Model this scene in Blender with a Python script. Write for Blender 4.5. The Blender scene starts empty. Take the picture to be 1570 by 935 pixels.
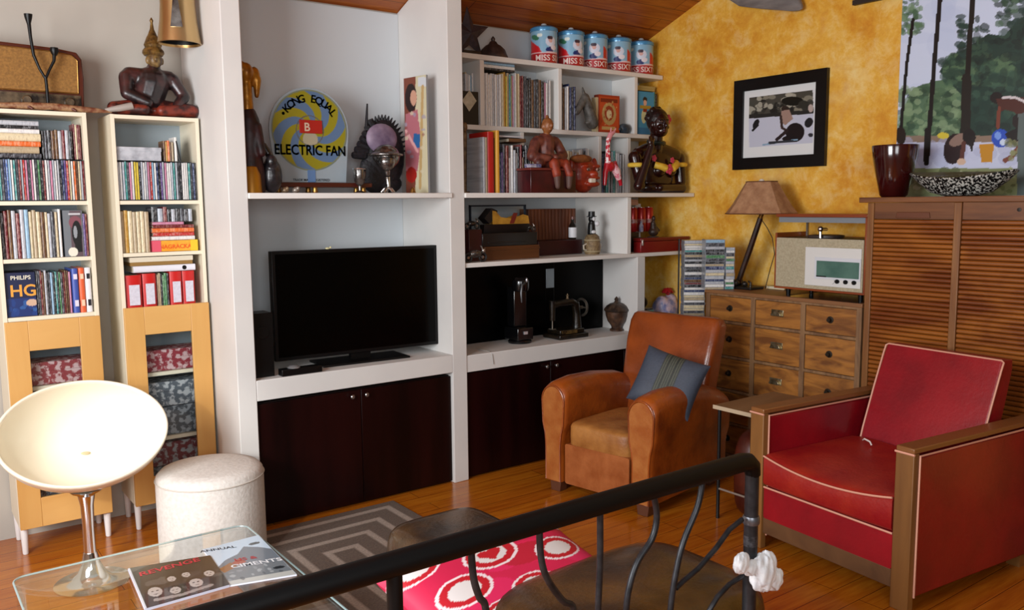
import bpy, bmesh, math, random
import numpy as np
from mathutils import Vector, Matrix, Euler
random.seed(7); NR = np.random.RandomState(5)
SC = bpy.context.scene; COL = SC.collection
PI = math.pi
# ------------------------------------------------------------------ camera
YAW, PITCH, ROLL, FPX, EYE = math.radians(36.65), math.radians(6.77), math.radians(-.534), 1310., 1.64
cy_, sy_, cp_, sp_ = math.cos(YAW), math.sin(YAW), math.cos(PITCH), math.sin(PITCH)
FW = np.array([sy_*cp_, cy_*cp_, -sp_]); RT = np.array([cy_, -sy_, 0.]); UP = np.cross(RT, FW)
RT, UP = RT*math.cos(ROLL)+UP*math.sin(ROLL), -RT*math.sin(ROLL)+UP*math.cos(ROLL)
CAMP = np.array([0, 0, EYE])
cam = bpy.data.cameras.new('camera'); cam.sensor_width = 36; cam.lens = 36*FPX/1570; cam.clip_start = .05
camo = bpy.data.objects.new('camera', cam); COL.objects.link(camo); SC.camera = camo
m_ = Matrix.Identity(4)
for i_ in range(3):
    m_[i_][0] = RT[i_]; m_[i_][1] = UP[i_]; m_[i_][2] = -FW[i_]; m_[i_][3] = CAMP[i_]
camo.matrix_world = m_
# measuring helpers: a point of a known wall / shelf plane seen at a pixel
def P(x, y, X=None, Y=None, Z=None):
    d = FW*FPX+RT*(x-785)-UP*(y-467.5)
    t = X/d[0] if X is not None else Y/d[1] if Y is not None else (Z-EYE)/d[2]
    return Vector(CAMP+t*d)
def Qn(p):
    v = p-CAMP; q = v@FW
    return 785+FPX*(v@RT)/q, 467.5-FPX*(v@UP)/q
# ------------------------------------------------------------------ light and exposure
vs = SC.view_settings; vs.view_transform = 'Standard'; vs.look = 'None'; vs.gamma = 1; vs.use_curve_mapping = False
vs.exposure = 0.2
wd = bpy.data.worlds.new('world'); SC.world = wd; wd.use_nodes = True
wd.node_tree.nodes['Background'].inputs[0].default_value = (.86, .92, 1, 1)
wd.node_tree.nodes['Background'].inputs[1].default_value = .28
def area(name, loc, tgt, sx, sy, power, col, spread=180):
    l = bpy.data.lights.new(name, 'AREA'); l.shape = 'RECTANGLE'; l.size = sx; l.size_y = sy; l.energy = power; l.color = col
    l.spread = math.radians(spread)
    o = bpy.data.objects.new(name, l); COL.objects.link(o); o.location = loc
    o.rotation_euler = (Vector(tgt)-Vector(loc)).to_track_quat('-Z', 'Y').to_euler(); return o
area('window_daylight_left', (-1.35, 1.9, 1.9), (3.4, 3.0, 1.3), 1.8, 1.5, 150, (.95, .975, 1))
area('front_fill_light', (-.2, -1.12, 1.95), (2.9, 4.0, 1.4), 1.7, 1.3, 54, (.95, .975, 1))  # added fill from behind the camera, brightens niches and shelves
def spot(name, loc, tgt, power, col, ang, blend, rad):
    l = bpy.data.lights.new(name, 'SPOT'); l.energy = power; l.color = col; l.spot_size = math.radians(ang); l.spot_blend = blend; l.shadow_soft_size = rad
    o = bpy.data.objects.new(name, l); COL.objects.link(o); o.location = loc
    o.rotation_euler = (Vector(tgt)-Vector(loc)).to_track_quat('-Z', 'Y').to_euler()
spot('sunbeam_through_window', (-1.0, 1.3, 1.75), (.90, 3.95, .40), 130, (1, .96, .9), 21, .6, .05)

# ------------------------------------------------------------------ materials
def hx(s):
    if not isinstance(s, str): return tuple(s)[:3]
    c = [int(s[i:i+2], 16)/255 for i in (0, 2, 4)]
    return tuple(v/12.92 if v < .04045 else ((v+.055)/1.055)**2.4 for v in c)
MC = {}
def nodes(name, spec=.5):
    m = bpy.data.materials.new(name); m.use_nodes = True; n = m.node_tree.nodes; l = m.node_tree.links
    n['Principled BSDF'].inputs['Specular IOR Level'].default_value = spec
    return m, n, l, n['Principled BSDF']
def coords(n, l, scale=(1, 1, 1), rot=(0, 0, 0), kind='Object'):
    t = n.new('ShaderNodeTexCoord'); mp = n.new('ShaderNodeMapping'); mp.inputs['Scale'].default_value = scale; mp.inputs['Rotation'].default_value = rot
    l.new(t.outputs[kind], mp.inputs['Vector']); return mp.outputs['Vector']
def noise(n, l, vec, scale, detail=4, rough=.55, dist=0):
    t = n.new('ShaderNodeTexNoise'); t.inputs['Scale'].default_value = scale; t.inputs['Detail'].default_value = detail
    t.inputs['Roughness'].default_value = rough; t.inputs['Distortion'].default_value = dist
    if vec: l.new(vec, t.inputs['Vector'])
    return t.outputs['Fac']
def ramp(n, l, fac, stops):
    r = n.new('ShaderNodeValToRGB'); e = r.color_ramp.elements
    while len(e) < len(stops): e.new(.5)
    for k, (p, c) in enumerate(stops): e[k].position = p; e[k].color = (*hx(c), 1)
    l.new(fac, r.inputs[0]); return r.outputs[0]
def bump(n, l, b, h, s, d=.01):
    k = n.new('ShaderNodeBump'); k.inputs['Strength'].default_value = s; k.inputs['Distance'].default_value = d
    l.new(h, k.inputs['Height']); l.new(k.outputs[0], b.inputs['Normal'])
def mat(c, rough=.5, metal=0, c2=None, scale=12, bmp=0, stretch=(1, 1, 1), coat=0, dist=0, lo=.35, hi=.65, bscale=None, trans=0, alpha=1, spec=.5):
    key = (spec, c, rough, metal, c2, scale, bmp, stretch, coat, dist, lo, hi, bscale, trans, alpha)
    if key in MC: return MC[key]
    m, n, l, b = nodes('surface_%03d' % len(MC), spec); MC[key] = m
    b.inputs['Base Color'].default_value = (*hx(c), 1); b.inputs['Roughness'].default_value = rough; b.inputs['Metallic'].default_value = metal
    b.inputs['Coat Weight'].default_value = coat; b.inputs['Coat Roughness'].default_value = .15
    b.inputs['Transmission Weight'].default_value = trans; b.inputs['Alpha'].default_value = alpha
    if c2 or bmp:
        v = coords(n, l, stretch); f = noise(n, l, v, scale, dist=dist)
        if c2: l.new(ramp(n, l, f, [(lo, c), (hi, c2)]), b.inputs['Base Color'])
        if bmp:
            if bscale: f = noise(n, l, v, bscale)
            bump(n, l, b, f, bmp)
    return m
def wood(c, c2, rough=.4, along='x', scale=9, coat=0, bmp=.08):
    st = {'x': (.12, 1, 1), 'y': (1, .12, 1), 'z': (1, 1, .12)}[along]
    return mat(c, rough, 0, c2, scale, bmp, st, coat, .6, .3, .7)
def paintmat(rough=.45, coat=0):
    key = ('paint', rough, coat)
    if key in MC: return MC[key]
    m, n, l, b = nodes('painted_surface'); MC[key] = m
    a = n.new('ShaderNodeVertexColor'); a.layer_name = 'paint'; l.new(a.outputs[0], b.inputs['Base Color'])
    b.inputs['Roughness'].default_value = rough; b.inputs['Coat Weight'].default_value = coat
    return m
def printmat(c, c2, seed):          # printed spine: ground colour with small flecks of a second colour
    key = ('pr', c, c2, seed)
    if key in MC: return MC[key]
    m, n, l, b = nodes('printed_spine'); MC[key] = m
    v = coords(n, l, (60, 1, 22)); v2 = n.new('ShaderNodeVectorMath'); v2.inputs[1].default_value = (seed*7.3, seed, seed*3.1); l.new(v, v2.inputs[0])
    f = noise(n, l, v2.outputs[0], 2.2, 3, .7)
    a_, b_ = np.array(hx(c)), np.array(hx(c2)); md = tuple(a_*.62+b_*.38)
    l.new(ramp(n, l, f, [(.46, tuple(a_)), (.66, md)]), b.inputs['Base Color']); b.inputs['Roughness'].default_value = .34
    return m
# ------------------------------------------------------------------ mesh builder
class MB:
    def __init__(s): s.b = bmesh.new()
    def face(s, vs_, mi=0):
        try: f = s.b.faces.new(vs_); f.material_index = mi; return f
        except ValueError: return None
    def box(s, x0, x1, y0, y1, z0, z1, mi=0, M=None):
        c = [Vector((x, y, z)) for z in (z0, z1) for y in (y0, y1) for x in (x0, x1)]
        if M is not None: c = [M @ v for v in c]
        v = [s.b.verts.new(p) for p in c]
        for q in ((0, 2, 3, 1), (4, 5, 7, 6), (0, 1, 5, 4), (2, 6, 7, 3), (0, 4, 6, 2), (1, 3, 7, 5)): s.face([v[i] for i in q], mi)
        return s
    def loft(s, rings, mi=0, caps=True, closed=False):
        vr = [[s.b.verts.new(Vector(p)) for p in r] for r in rings]; n = len(vr[0])
        rr = vr+[vr[0]] if closed else vr
        for a, b in zip(rr[:-1], rr[1:]):
            for i in range(n): s.face([a[i], a[(i+1) % n], b[(i+1) % n], b[i]], mi)
        if caps and not closed: s.face(vr[0][::-1], mi); s.face(vr[-1], mi)
        return s
    def lathe(s, prof, c=(0, 0, 0), n=28, mi=0, M=None, caps=True):
        c = Vector(c); rings = []
        for r, z in prof:
            ring = [Vector((r*math.cos(2*PI*k/n), r*math.sin(2*PI*k/n), z)) for k in range(n)]
            rings.append([(M @ p if M is not None else p)+c for p in ring])
        return s.loft(rings, mi, caps)
    def tube(s, pts, r, n=10, mi=0, closed=False, caps=True):
        pts = [Vector(p) for p in pts]; rings = []; N = len(pts); up = None
        for i, p in enumerate(pts):
            if closed: t = pts[(i+1) % N]-pts[i-1]
            else: t = pts[min(i+1, N-1)]-pts[max(i-1, 0)]
            t.normalize()
            if up is None: up = Vector((0, 0, 1)) if abs(t.z) < .9 else Vector((1, 0, 0))
            a = t.cross(up).normalized(); up = a.cross(t).normalized()
            rad = r[i] if isinstance(r, (list, tuple)) else r
            rings.append([p+(a*math.cos(2*PI*k/n)+up*math.sin(2*PI*k/n))*rad for k in range(n)])
        return s.loft(rings, mi, caps, closed)
    def prism(s, poly, y0, y1, mi=0, axis='y', M=None):     # poly in the two other axes
        def w(p, t): return Vector((p[0], t, p[1])) if axis == 'y' else Vector((t, p[0], p[1])) if axis == 'x' else Vector((p[0], p[1], t))
        R = [[w(p, t) for p in poly] for t in (y0, y1)]
        if M is not None: R = [[M @ v for v in r] for r in R]
        return s.loft(R, mi)
    def ell(s, c, r, n=20, mi=0, M=None, e=1.):
        c = Vector(c)
        if not isinstance(r, (tuple, list)): r = (r, r, r)
        def pw(v, e_): return math.copysign(abs(v)**e_, v)
        rings = []
        m = max(6, n//2)
        for j in range(m+1):
            ph = -PI/2+PI*j/m; cz = max(pw(math.cos(ph), e), .002)
            ring = [Vector((r[0]*cz*pw(math.cos(2*PI*k/n), e), r[1]*cz*pw(math.sin(2*PI*k/n), e), r[2]*pw(math.sin(ph), e))) for k in range(n)]
            rings.append([(M @ p if M is not None else p)+c for p in ring])
        return s.loft(rings, mi)
    def text(s, string, size, f, mi=0, thick=0, align='CENTER', bold=.02):
        cu = bpy.data.curves.new('lettering', 'FONT'); cu.body = string; cu.size = size; cu.align_x = align; cu.extrude = thick; cu.resolution_u = 3; cu.offset = size*bold
        o = bpy.data.objects.new('lettering', cu); COL.objects.link(o)
        dg = bpy.context.evaluated_depsgraph_get(); me = bpy.data.meshes.new_from_object(o.evaluated_get(dg))
        vv = [s.b.verts.new(f(v.co)) for v in me.vertices]
        for p in me.polygons: s.face([vv[i] for i in p.vertices], mi)
        bpy.data.objects.remove(o); bpy.data.curves.remove(cu); bpy.data.meshes.remove(me); return s
def lst(m): return m if isinstance(m, (list, tuple)) else [m]
def obj(name, mb, m, parent=None, bev=0, sub=0, remesh=0, smooth=True, local=False, ang=38, origin=None):
    me = bpy.data.meshes.new(name); b = mb.b
    bmesh.ops.recalc_face_normals(b, faces=b.faces)
    if not local:
        if parent is not None:
            q = parent; off = Vector()
            while q is not None: off += q.location; q = q.parent
        elif origin is not None: off = Vector(origin)
        else:
            xs = [v.co for v in b.verts]
            off = Vector(((min(v.x for v in xs)+max(v.x for v in xs))/2, (min(v.y for v in xs)+max(v.y for v in xs))/2, min(v.z for v in xs)))
        bmesh.ops.translate(b, verts=b.verts, vec=-off)
    else: off = Vector()
    b.to_mesh(me); b.free()
    for k in lst(m): me.materials.append(k)
    if smooth:
        me.polygons.foreach_set('use_smooth', [True]*len(me.polygons))
        if not remesh and not sub: me.set_sharp_from_angle(angle=math.radians(ang))
    o = bpy.data.objects.new(name, me); COL.objects.link(o)
    if parent is not None: o.parent = parent
    else: o.location = off
    if remesh:
        r = o.modifiers.new('remesh', 'REMESH'); r.mode = 'VOXEL'; r.voxel_size = remesh; r.use_smooth_shade = True
        q = o.modifiers.new('smooth', 'SMOOTH'); q.factor = .5; q.iterations = 2
    if bev:
        q = o.modifiers.new('bevel', 'BEVEL'); q.width = bev; q.segments = 2; q.limit_method = 'ANGLE'
    if sub:
        q = o.modifiers.new('sub', 'SUBSURF'); q.levels = sub; q.render_levels = sub
    return o
def tag(o, label, cat, group=None, kind=None):
    o['label'] = label; o['category'] = cat
    if group: o['group'] = group
    if kind: o['kind'] = kind
    return o
def struct(name, mb, m, **k):
    o = obj(name, mb, m, **k); o['kind'] = 'structure'; return o
def thing(name, label, cat, loc, rz=0, group=None):
    o = bpy.data.objects.new(name, None); COL.objects.link(o); o.location = loc; o.rotation_euler = (0, 0, rz); o.empty_display_size = .1
    return tag(o, label, cat, group)
def one(name, label, cat, mb, m, group=None, **k): return tag(obj(name, mb, m, **k), label, cat, group)
# ------------------------------------------------------------------ painted flat pictures
class Paint:
    def __init__(s, x, y, base): s.x = x; s.y = y; s.c = np.tile(np.array(hx(base)), (len(x), 1))
    def put(s, m, col, a=1.):
        a_ = (m*a)[:, None]; s.c = s.c*(1-a_)+np.array(hx(col))*a_
    def poly(s, pts, col, a=1.):
        m = np.zeros(len(s.x), bool); n = len(pts)
        for i in range(n):
            x0, y0 = pts[i]; x1, y1 = pts[(i+1) % n]
            if y0 == y1: continue
            m ^= ((y0 > s.y) != (y1 > s.y)) & (s.x < (x1-x0)*(s.y-y0)/(y1-y0)+x0)
        s.put(m, col, a)
    def rect(s, x0, y0, x1, y1, col, a=1.): s.put((s.x >= x0) & (s.x < x1) & (s.y >= y0) & (s.y < y1), col, a)
    def ell(s, cx, cy, rx, ry, col, rot=0, a=1.):
        dx, dy = s.x-cx, s.y-cy; c, q = math.cos(rot), math.sin(rot)
        s.put(((dx*c+dy*q)/rx)**2+((-dx*q+dy*c)/ry)**2 < 1, col, a)
    def line(s, pts, w, col, a=1.):
        for (x0, y0), (x1, y1) in zip(pts[:-1], pts[1:]):
            dx, dy = x1-x0, y1-y0; L = dx*dx+dy*dy+1e-9
            t = np.clip(((s.x-x0)*dx+(s.y-y0)*dy)/L, 0, 1)
            s.put(np.hypot(s.x-x0-t*dx, s.y-y0-t*dy) < w/2, col, a)
    def blobs(s, n, x0, y0, x1, y1, r0, r1, cols, a=1.):
        for _ in range(n):
            s.ell(NR.uniform(x0, x1), NR.uniform(y0, y1), NR.uniform(r0, r1), NR.uniform(r0, r1)*.8, cols[NR.randint(len(cols))], 0, a)
def painted(name, pos, nu, nv, fn, base, parent=None, px=True, rough=.45, coat=0, thick=None):
    # pos(u,v) -> world point; fn(Paint) paints in photo pixels (px) or in u,v
    U, V = np.meshgrid(np.linspace(0, 1, nu), np.linspace(0, 1, nv)); U = U.ravel(); V = V.ravel()
    pts = [Vector(pos(u, v)) for u, v in zip(U, V)]
    if px:
        A = np.array([list(p) for p in pts])-CAMP; q = A@FW
        X = 785+FPX*(A@RT)/q; Y = 467.5-FPX*(A@UP)/q
    else: X, Y = U, V
    pa = Paint(X, Y, base); fn(pa)
    mb = MB(); vv = [mb.b.verts.new(p) for p in pts]
    for j in range(nv-1):
        for i in range(nu-1): mb.face([vv[j*nu+i], vv[j*nu+i+1], vv[(j+1)*nu+i+1], vv[(j+1)*nu+i]])
    mb.b.verts.index_update()
    o = obj(name, mb, paintmat(rough, coat), parent, ang=60)
    at = o.data.color_attributes.new('paint', 'FLOAT_COLOR', 'POINT')
    at.data.foreach_set('color', np.hstack([np.clip(pa.c, 0, 1), np.ones((len(pts), 1))]).ravel().astype(np.float32))
    return o
ORD = 'first second third fourth fifth sixth seventh eighth ninth tenth eleventh twelfth thirteenth fourteenth fifteenth sixteenth seventeenth eighteenth nineteenth twentieth'.split()
ORD += ['twenty-'+o for o in ORD[:9]]+['thirtieth']+['thirty-'+o for o in ORD[:9]]
# ================================================================== MATERIAL PALETTE
WHITE = mat('d9d7d3', .55, 0, 'd3d1ce', 3, .03)
BOARD = mat('e4e2de', .42)
BLACK = mat('040405', .4, spec=.3); GLOSSBLACK = mat('020202', .3, spec=.12)
CHROME = mat('dddfe2', .12, 1); STEEL = mat('9a9a98', .3, .9); BRASS = mat('b98d4c', .3, .9, '7d5a2a', 9)
PAPER = mat('d8cfb8', .8); GLASS = None
def glassmat():
    m, n, l, b = nodes('clear_glass')
    out = n['Material Output']; tr = n.new('ShaderNodeBsdfTransparent'); tr.inputs[0].default_value = (.95, .975, .98, 1)
    gl = n.new('ShaderNodeBsdfGlossy'); gl.inputs['Roughness'].default_value = .02; lw = n.new('ShaderNodeLayerWeight'); lw.inputs[0].default_value = .5
    pw = n.new('ShaderNodeMath'); pw.operation = 'POWER'; pw.inputs[1].default_value = 3.0; l.new(lw.outputs['Facing'], pw.inputs[0])
    ma = n.new('ShaderNodeMath'); ma.operation = 'MULTIPLY_ADD'; ma.inputs[1].default_value = .55; ma.inputs[2].default_value = .03; l.new(pw.outputs[0], ma.inputs[0])
    mx = n.new('ShaderNodeMixShader'); l.new(ma.outputs[0], mx.inputs[0]); l.new(tr.outputs[0], mx.inputs[1]); l.new(gl.outputs[0], mx.inputs[2]); l.new(mx.outputs[0], out.inputs[0])
    return m
GLASS = glassmat()
# ================================================================== STRUCTURE
YF, YB, XR = 4.137, 4.70, 4.70
def ceil_z(y): return 2.79+.38*(4.70-y)
def floormat():
    m, n, l, b = nodes('polished_floorboards')
    br = n.new('ShaderNodeTexBrick'); v = coords(n, l, (1, 1, 1)); l.new(v, br.inputs['Vector'])
    br.inputs['Scale'].default_value = 1; br.inputs['Brick Width'].default_value = 1.6; br.inputs['Row Height'].default_value = .11; br.inputs['Mortar Size'].default_value = .0016
    br.inputs['Color1'].default_value = (*hx('c67a1e'), 1); br.inputs['Color2'].default_value = (*hx('b4661a'), 1); br.inputs['Mortar'].default_value = (*hx('6a3008'), 1)
    v2 = coords(n, l, (1.2, 14, 1)); f = noise(n, l, v2, 3, 6, .6, .4)
    mx = n.new('ShaderNodeMixRGB'); mx.blend_type = 'MULTIPLY'; mx.inputs[0].default_value = .65; l.new(br.outputs[0], mx.inputs[1]); l.new(ramp(n, l, f, [(.3, 'b87848'), (.7, 'ffffff')]), mx.inputs[2])
    l.new(mx.outputs[0], b.inputs['Base Color']); b.inputs['Roughness'].default_value = .22; b.inputs['Coat Weight'].default_value = .3; b.inputs['Coat Roughness'].default_value = .1
    return m
def yellowmat():
    m, n, l, b = nodes('yellow_sponged_plaster')
    v = coords(n, l, (1, 1, 1), (0, 0, 0))
    f1 = noise(n, l, v, 2.6, 9, .68, .15); f2 = noise(n, l, v, 7, 8, .75, .25)
    c1 = ramp(n, l, f1, [(.32, 'c87c12'), (.44, 'dc9c26'), (.55, 'ecb948'), (.68, 'f0d48c')])
    c2 = ramp(n, l, f2, [(.38, 'd08214'), (.5, 'e6ae38'), (.62, 'f4d892')])
    mx = n.new('ShaderNodeMixRGB'); mx.inputs[0].default_value = .45; l.new(c1, mx.inputs[1]); l.new(c2, mx.inputs[2]); l.new(mx.outputs[0], b.inputs['Base Color'])
    b.inputs['Roughness'].default_value = .7; bump(n, l, b, f2, .15); return m
def ceilmat():
    m, n, l, b = nodes('varnished_ceiling_boards')
    br = n.new('ShaderNodeTexBrick'); v = coords(n, l, (1, 1, 1)); l.new(v, br.inputs['Vector'])
    br.inputs['Scale'].default_value = 1; br.inputs['Brick Width'].default_value = 3; br.inputs['Row Height'].default_value = .12; br.inputs['Mortar Size'].default_value = .003
    br.inputs['Color1'].default_value = (*hx('b2641c'), 1); br.inputs['Color2'].default_value = (*hx('c07424'), 1); br.inputs['Mortar'].default_value = (*hx('6a3008'), 1)
    v2 = coords(n, l, (1, 12, 1)); f = noise(n, l, v2, 3, 5, .6, .5)
    mx = n.new('ShaderNodeMixRGB'); mx.blend_type = 'MULTIPLY'; mx.inputs[0].default_value = .8; l.new(br.outputs[0], mx.inputs[1]); l.new(ramp(n, l, f, [(.3, 'b07848'), (.7, 'ffffff')]), mx.inputs[2])
    l.new(mx.outputs[0], b.inputs['Base Color']); b.inputs['Roughness'].default_value = .45; return m
struct('floor', MB().box(-1.7, 4.8, -1.2, 4.9, -.1, 0), floormat(), smooth=False)
struct('wall_back', MB().box(-1.7, 1.46, 4.80, 4.95, 0, 3.2).box(1.46, 4.85, YB, 4.95, 0, 3.2), mat('b9b3a8', .8, 0, 'b0aaa0', 2), smooth=False)
struct('wall_right', MB().box(XR, 4.85, -1.2, YB, 0, 5), yellowmat(), smooth=False)
wl = MB().box(-1.7, -1.55, .0, .9, 0, 4.6).box(-1.7, -1.55, 2.9, 4.8, 0, 4.6).box(-1.7, -1.55, .9, 2.9, 0, .9).box(-1.7, -1.55, .9, 2.9, 2.7, 4.6).box(-1.7, -1.55, -1.2, 0, 0, 4.6)
struct('wall_left', wl, mat('c8c2b6', .8), smooth=False)
struct('wall_front_unseen', MB().box(-1.7, -1.1, -1.3, -1.2, 0, 5).box(.7, 4.85, -1.3, -1.2, 0, 5).box(-1.1, .7, -1.3, -1.2, 0, 1.25).box(-1.1, .7, -1.3, -1.2, 2.65, 5), mat('8a8478', .8), smooth=False)  # unseen dim wall, added to hold back world light; opening for the fill
wf = MB()
for a in (.9, 1.86, 2.84): wf.box(-1.66, -1.6, a, a+.06, .9, 2.7)
for a in (.9, 2.64): wf.box(-1.66, -1.6, .96, 2.84, a, a+.06)
wfo = struct('window_1', wf, BOARD, smooth=False)
w2 = MB()
for a in (-1.1, -.23, .64): w2.box(a, a+.06, -1.27, -1.21, 1.25, 2.65)
for a in (1.25, 2.59): w2.box(-1.04, .64, -1.27, -1.21, a, a+.06)
struct('window_2_added', w2, BOARD, smooth=False)  # unseen frame, added around the front fill light
cb = MB(); s0 = [(YB+.25, ceil_z(YB+.25)), (1.6, ceil_z(1.6)), (1.6, ceil_z(1.6)+.12), (YB+.25, ceil_z(YB+.25)+.12)]
cb.prism(s0, -1.7, 4.85, axis='x'); struct('ceiling', cb, ceilmat(), smooth=False)
# ---- the white built-in wall of shelves
bi = thing('built_in_shelving', 'white plastered built-in wall of pillars, niches and shelves around the television', 'shelving', (2.9, YF, 0))
def bpart(name, m, *boxes, lab=None, bev=.003):
    mb = MB()
    for q in boxes: mb.box(*q)
    o = obj(name, mb, m, bi, bev=bev)
    if lab: o['label'] = lab
    return o
def pil(x0, x1):
    mb = MB(); pr = [(YF, 0), (YB-.002, 0), (YB-.002, ceil_z(YB)-.002), (YF, ceil_z(YF)-.002)]
    mb.prism(pr, x0, x1, axis='x'); return obj('pillar', mb, WHITE, bi, bev=.004)
mbx = MB(); mbx.prism([(YF, 0), (4.795, 0), (4.795, ceil_z(4.8)-.002), (YF, ceil_z(YF)-.002)], 1.385, 1.48, axis='x'); obj('pillar', mbx, WHITE, bi, bev=.004)
pil(2.645, 2.745)
bpart('back_panel', mat('ccd2d6', .6), (1.48, 2.645, YB-.02, YB-.001, .77, 2.78), (2.745, 4.69, YB-.02, YB-.001, .77, 2.78))
bpart('ledge', WHITE, (1.48, 2.645, YF, YB-.02, .665, .77))
bpart('ledge', WHITE, (2.745, 4.69, YF+.005, YB-.02, .652, .752))
bpart('shelf', BOARD, (1.48, 2.655, YF-.012, YB-.02, 1.675, 1.703))
bpart('shelf', BOARD, (2.745, 4.69, YF-.012, YB-.02, 1.675, 1.703))
bpart('shelf', BOARD, (2.745, 4.69, YF+.01, YB-.02, 1.270, 1.296))
bpart('shelf', BOARD, (2.745, 4.69, 4.44, YB-.02, 2.095, 2.125))
bpart('shelf', BOARD, (2.745, 4.69, 4.44, YB-.02, 2.522, 2.553))
bpart('partition', BOARD, (4.056, 4.092, YF+.012, YB-.02, 1.296, 1.675))
bpart('partition', WHITE, (4.150, 4.222, YF+.006, YB-.02, .752, 1.270))
for x in (3.078, 3.705, 4.408): bpart('partition', BOARD, (x, x+.032, 4.445, YB-.02, 2.125, 2.522))
for x in (3.388, 4.065, 4.345): bpart('partition', BOARD, (x, x+.03, 4.445, YB-.02, 1.703, 2.095))
# ---- dark base cabinets
DOOR = mat('200606', .35, 0, '0e0202', 6, 0, (1, 1, .1), spec=.22)
def base_cab(x0, x1, nd, knobs, label):
    t = thing('base_cabinet', label, 'cabinet', ((x0+x1)/2, YF+.05, 0))
    obj('cabinet_body', MB().box(x0, x1, YF+.045, YB-.03, .002, .645), mat('120303', .5), t)
    w = (x1-x0)/nd
    for k in range(nd):
        d = obj('door', MB().box(x0+k*w+.002, x0+(k+1)*w-.002, YF+.022, YF+.044, .012, .642), DOOR, t, bev=.0015)
        for kx in knobs:
            if x0+k*w < kx < x0+(k+1)*w:
                M = Matrix.Rotation(PI/2, 4, 'X')
                obj('knob', MB().lathe([(.004, 0), (.004, .012), (.011, .016), (.012, .022), (.008, .026)], (kx, YF+.022, .612), 14, M=M), STEEL, d)
base_cab(1.482, 2.643, 2, (2.005, 2.09), 'wide near-black wooden two-door cabinet under the television niche')
base_cab(2.747, 4.688, 3, (3.355, 3.435, 4.27), 'near-black wooden cabinet with three doors behind the brown leather armchair')
# ================================================================== BOOKCASES
BEECH = wood('d8a862', 'c8934c', .4, 'z', 5); BEECHX = wood('cf9c56', 'dcae6a', .4, 'x', 5)
CREAM = mat('e6dcc4', .45)
YC, YCB = 4.50, 4.785
def bookcase(x0, x1, label, boards, dtop, groups):
    t = thing('bookcase', label, 'bookcase', ((x0+x1)/2, YC, 0)); th = .018
    obj('side_panel', MB().box(x0, x0+th, YC, YCB, .14, 2.085), CREAM, t, bev=.001)
    obj('side_panel', MB().box(x1-th, x1, YC, YCB, .14, 2.085), CREAM, t, bev=.001)
    obj('top_panel', MB().box(x0+th, x1-th, YC, YCB, 2.066, 2.084), CREAM, t)
    obj('back_panel', MB().box(x0+th, x1-th, YCB-.008, YCB-.001, .14, 2.066), mat('9aa5ac', .6), t)
    obj('bottom_panel', MB().box(x0+th, x1-th, YC+.02, YCB-.008, .14, .16), CREAM, t)
    for z in boards: obj('shelf', MB().box(x0+th, x1-th, YC+.004, YCB-.008, z-.018, z), CREAM, t)
    for z in (.46, .80): obj('shelf', MB().box(x0+th, x1-th, YC+.03, YCB-.008, z-.018, z), CREAM, t)
    dt = dtop; db = .135; s = .095
    d = obj('door', MB().box(x0+.002, x0+s, YC-.020, YC-.001, db, dt, 0).box(x1-s, x1-.002, YC-.020, YC-.001, db, dt, 0)
        .box(x0+s, x1-s, YC-.0195, YC-.001, dt-.14, dt, 1).box(x0+s, x1-s, YC-.0195, YC-.001, db, db+.14, 1), [BEECH, BEECHX], t, bev=.002)
    obj('pane', MB().box(x0+s, x1-s, YC-.012, YC-.008, db+.14, dt-.14), GLASS, d)
    for (lx, ly) in ((x0+.02, YC+.03), (x1-.02, YC+.03), (x0+.02, YCB-.03), (x1-.02, YCB-.03)):
        obj('leg', MB().lathe([(.011, .001), (.013, .006), (.018, .14)], (lx, ly, 0), 16), mat('e8e6e4', .3), t)
    return t
LB = (.445, .850); RB = (.955, 1.372)
BC1 = bookcase(*LB, 'tall cream bookcase with beech glass door at the left edge, behind the egg chair', (1.671, 1.407, 1.138), 1.12, 0)
BC2 = bookcase(*RB, 'tall cream bookcase with beech glass door beside the white pillar and drum pouf', (1.671, 1.414, 1.140), 1.145, 0)
# book mesh: boards, rounded spine and paper block. w = thickness along x, d = depth along y, h = height along z, spine at -y
def book_bm(x, y, z, w, d, h, lay=False, lean=0, hard=True):
    mb = MB(); c = min(.0025, w*.18); o = .003 if hard else 0
    mb.box(0, c, .004, d, 0, h, 0).box(w-c, w, .004, d, 0, h, 0)
    n = 5; r = min(.006, w*.25)
    arc = [(w/2-(w/2)*math.cos(PI*k/n), .004-r*math.sin(PI*k/n)) for k in range(n+1)]
    poly = arc+[(w, .006), (0, .006)]
    mb.prism(poly, 0, h, 0, 'z'); mb.box(c, w-c, .006, d-o, o, h-o, 1)
    if lay: M = Matrix.Translation((x, y, z+w)) @ Matrix.Rotation(PI/2, 4, 'Y')
    else: M = Matrix.Translation((x, y, z)) @ Matrix.Rotation(lean, 4, 'Y')
    bmesh.ops.transform(mb.b, matrix=M, verts=mb.b.verts); return mb
def case_bm(x, y, z, w, d, h, lay=False):      # plastic disc case: tray, lid lip and a slightly inset printed sleeve on the spine
    mb = MB(); e = .0012
    mb.box(0, w, .0015, d, 0, h, 1).box(e, w-e, 0, .0015, .004, h-.004, 0).box(w*.46, w*.54, d, d+.001, 0, h, 1)
    M = Matrix.Translation((x, y, z+w)) @ Matrix.Rotation(PI/2, 4, 'Y') if lay else Matrix.Translation((x, y, z))
    bmesh.ops.transform(mb.b, matrix=M, verts=mb.b.verts); return mb
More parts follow.
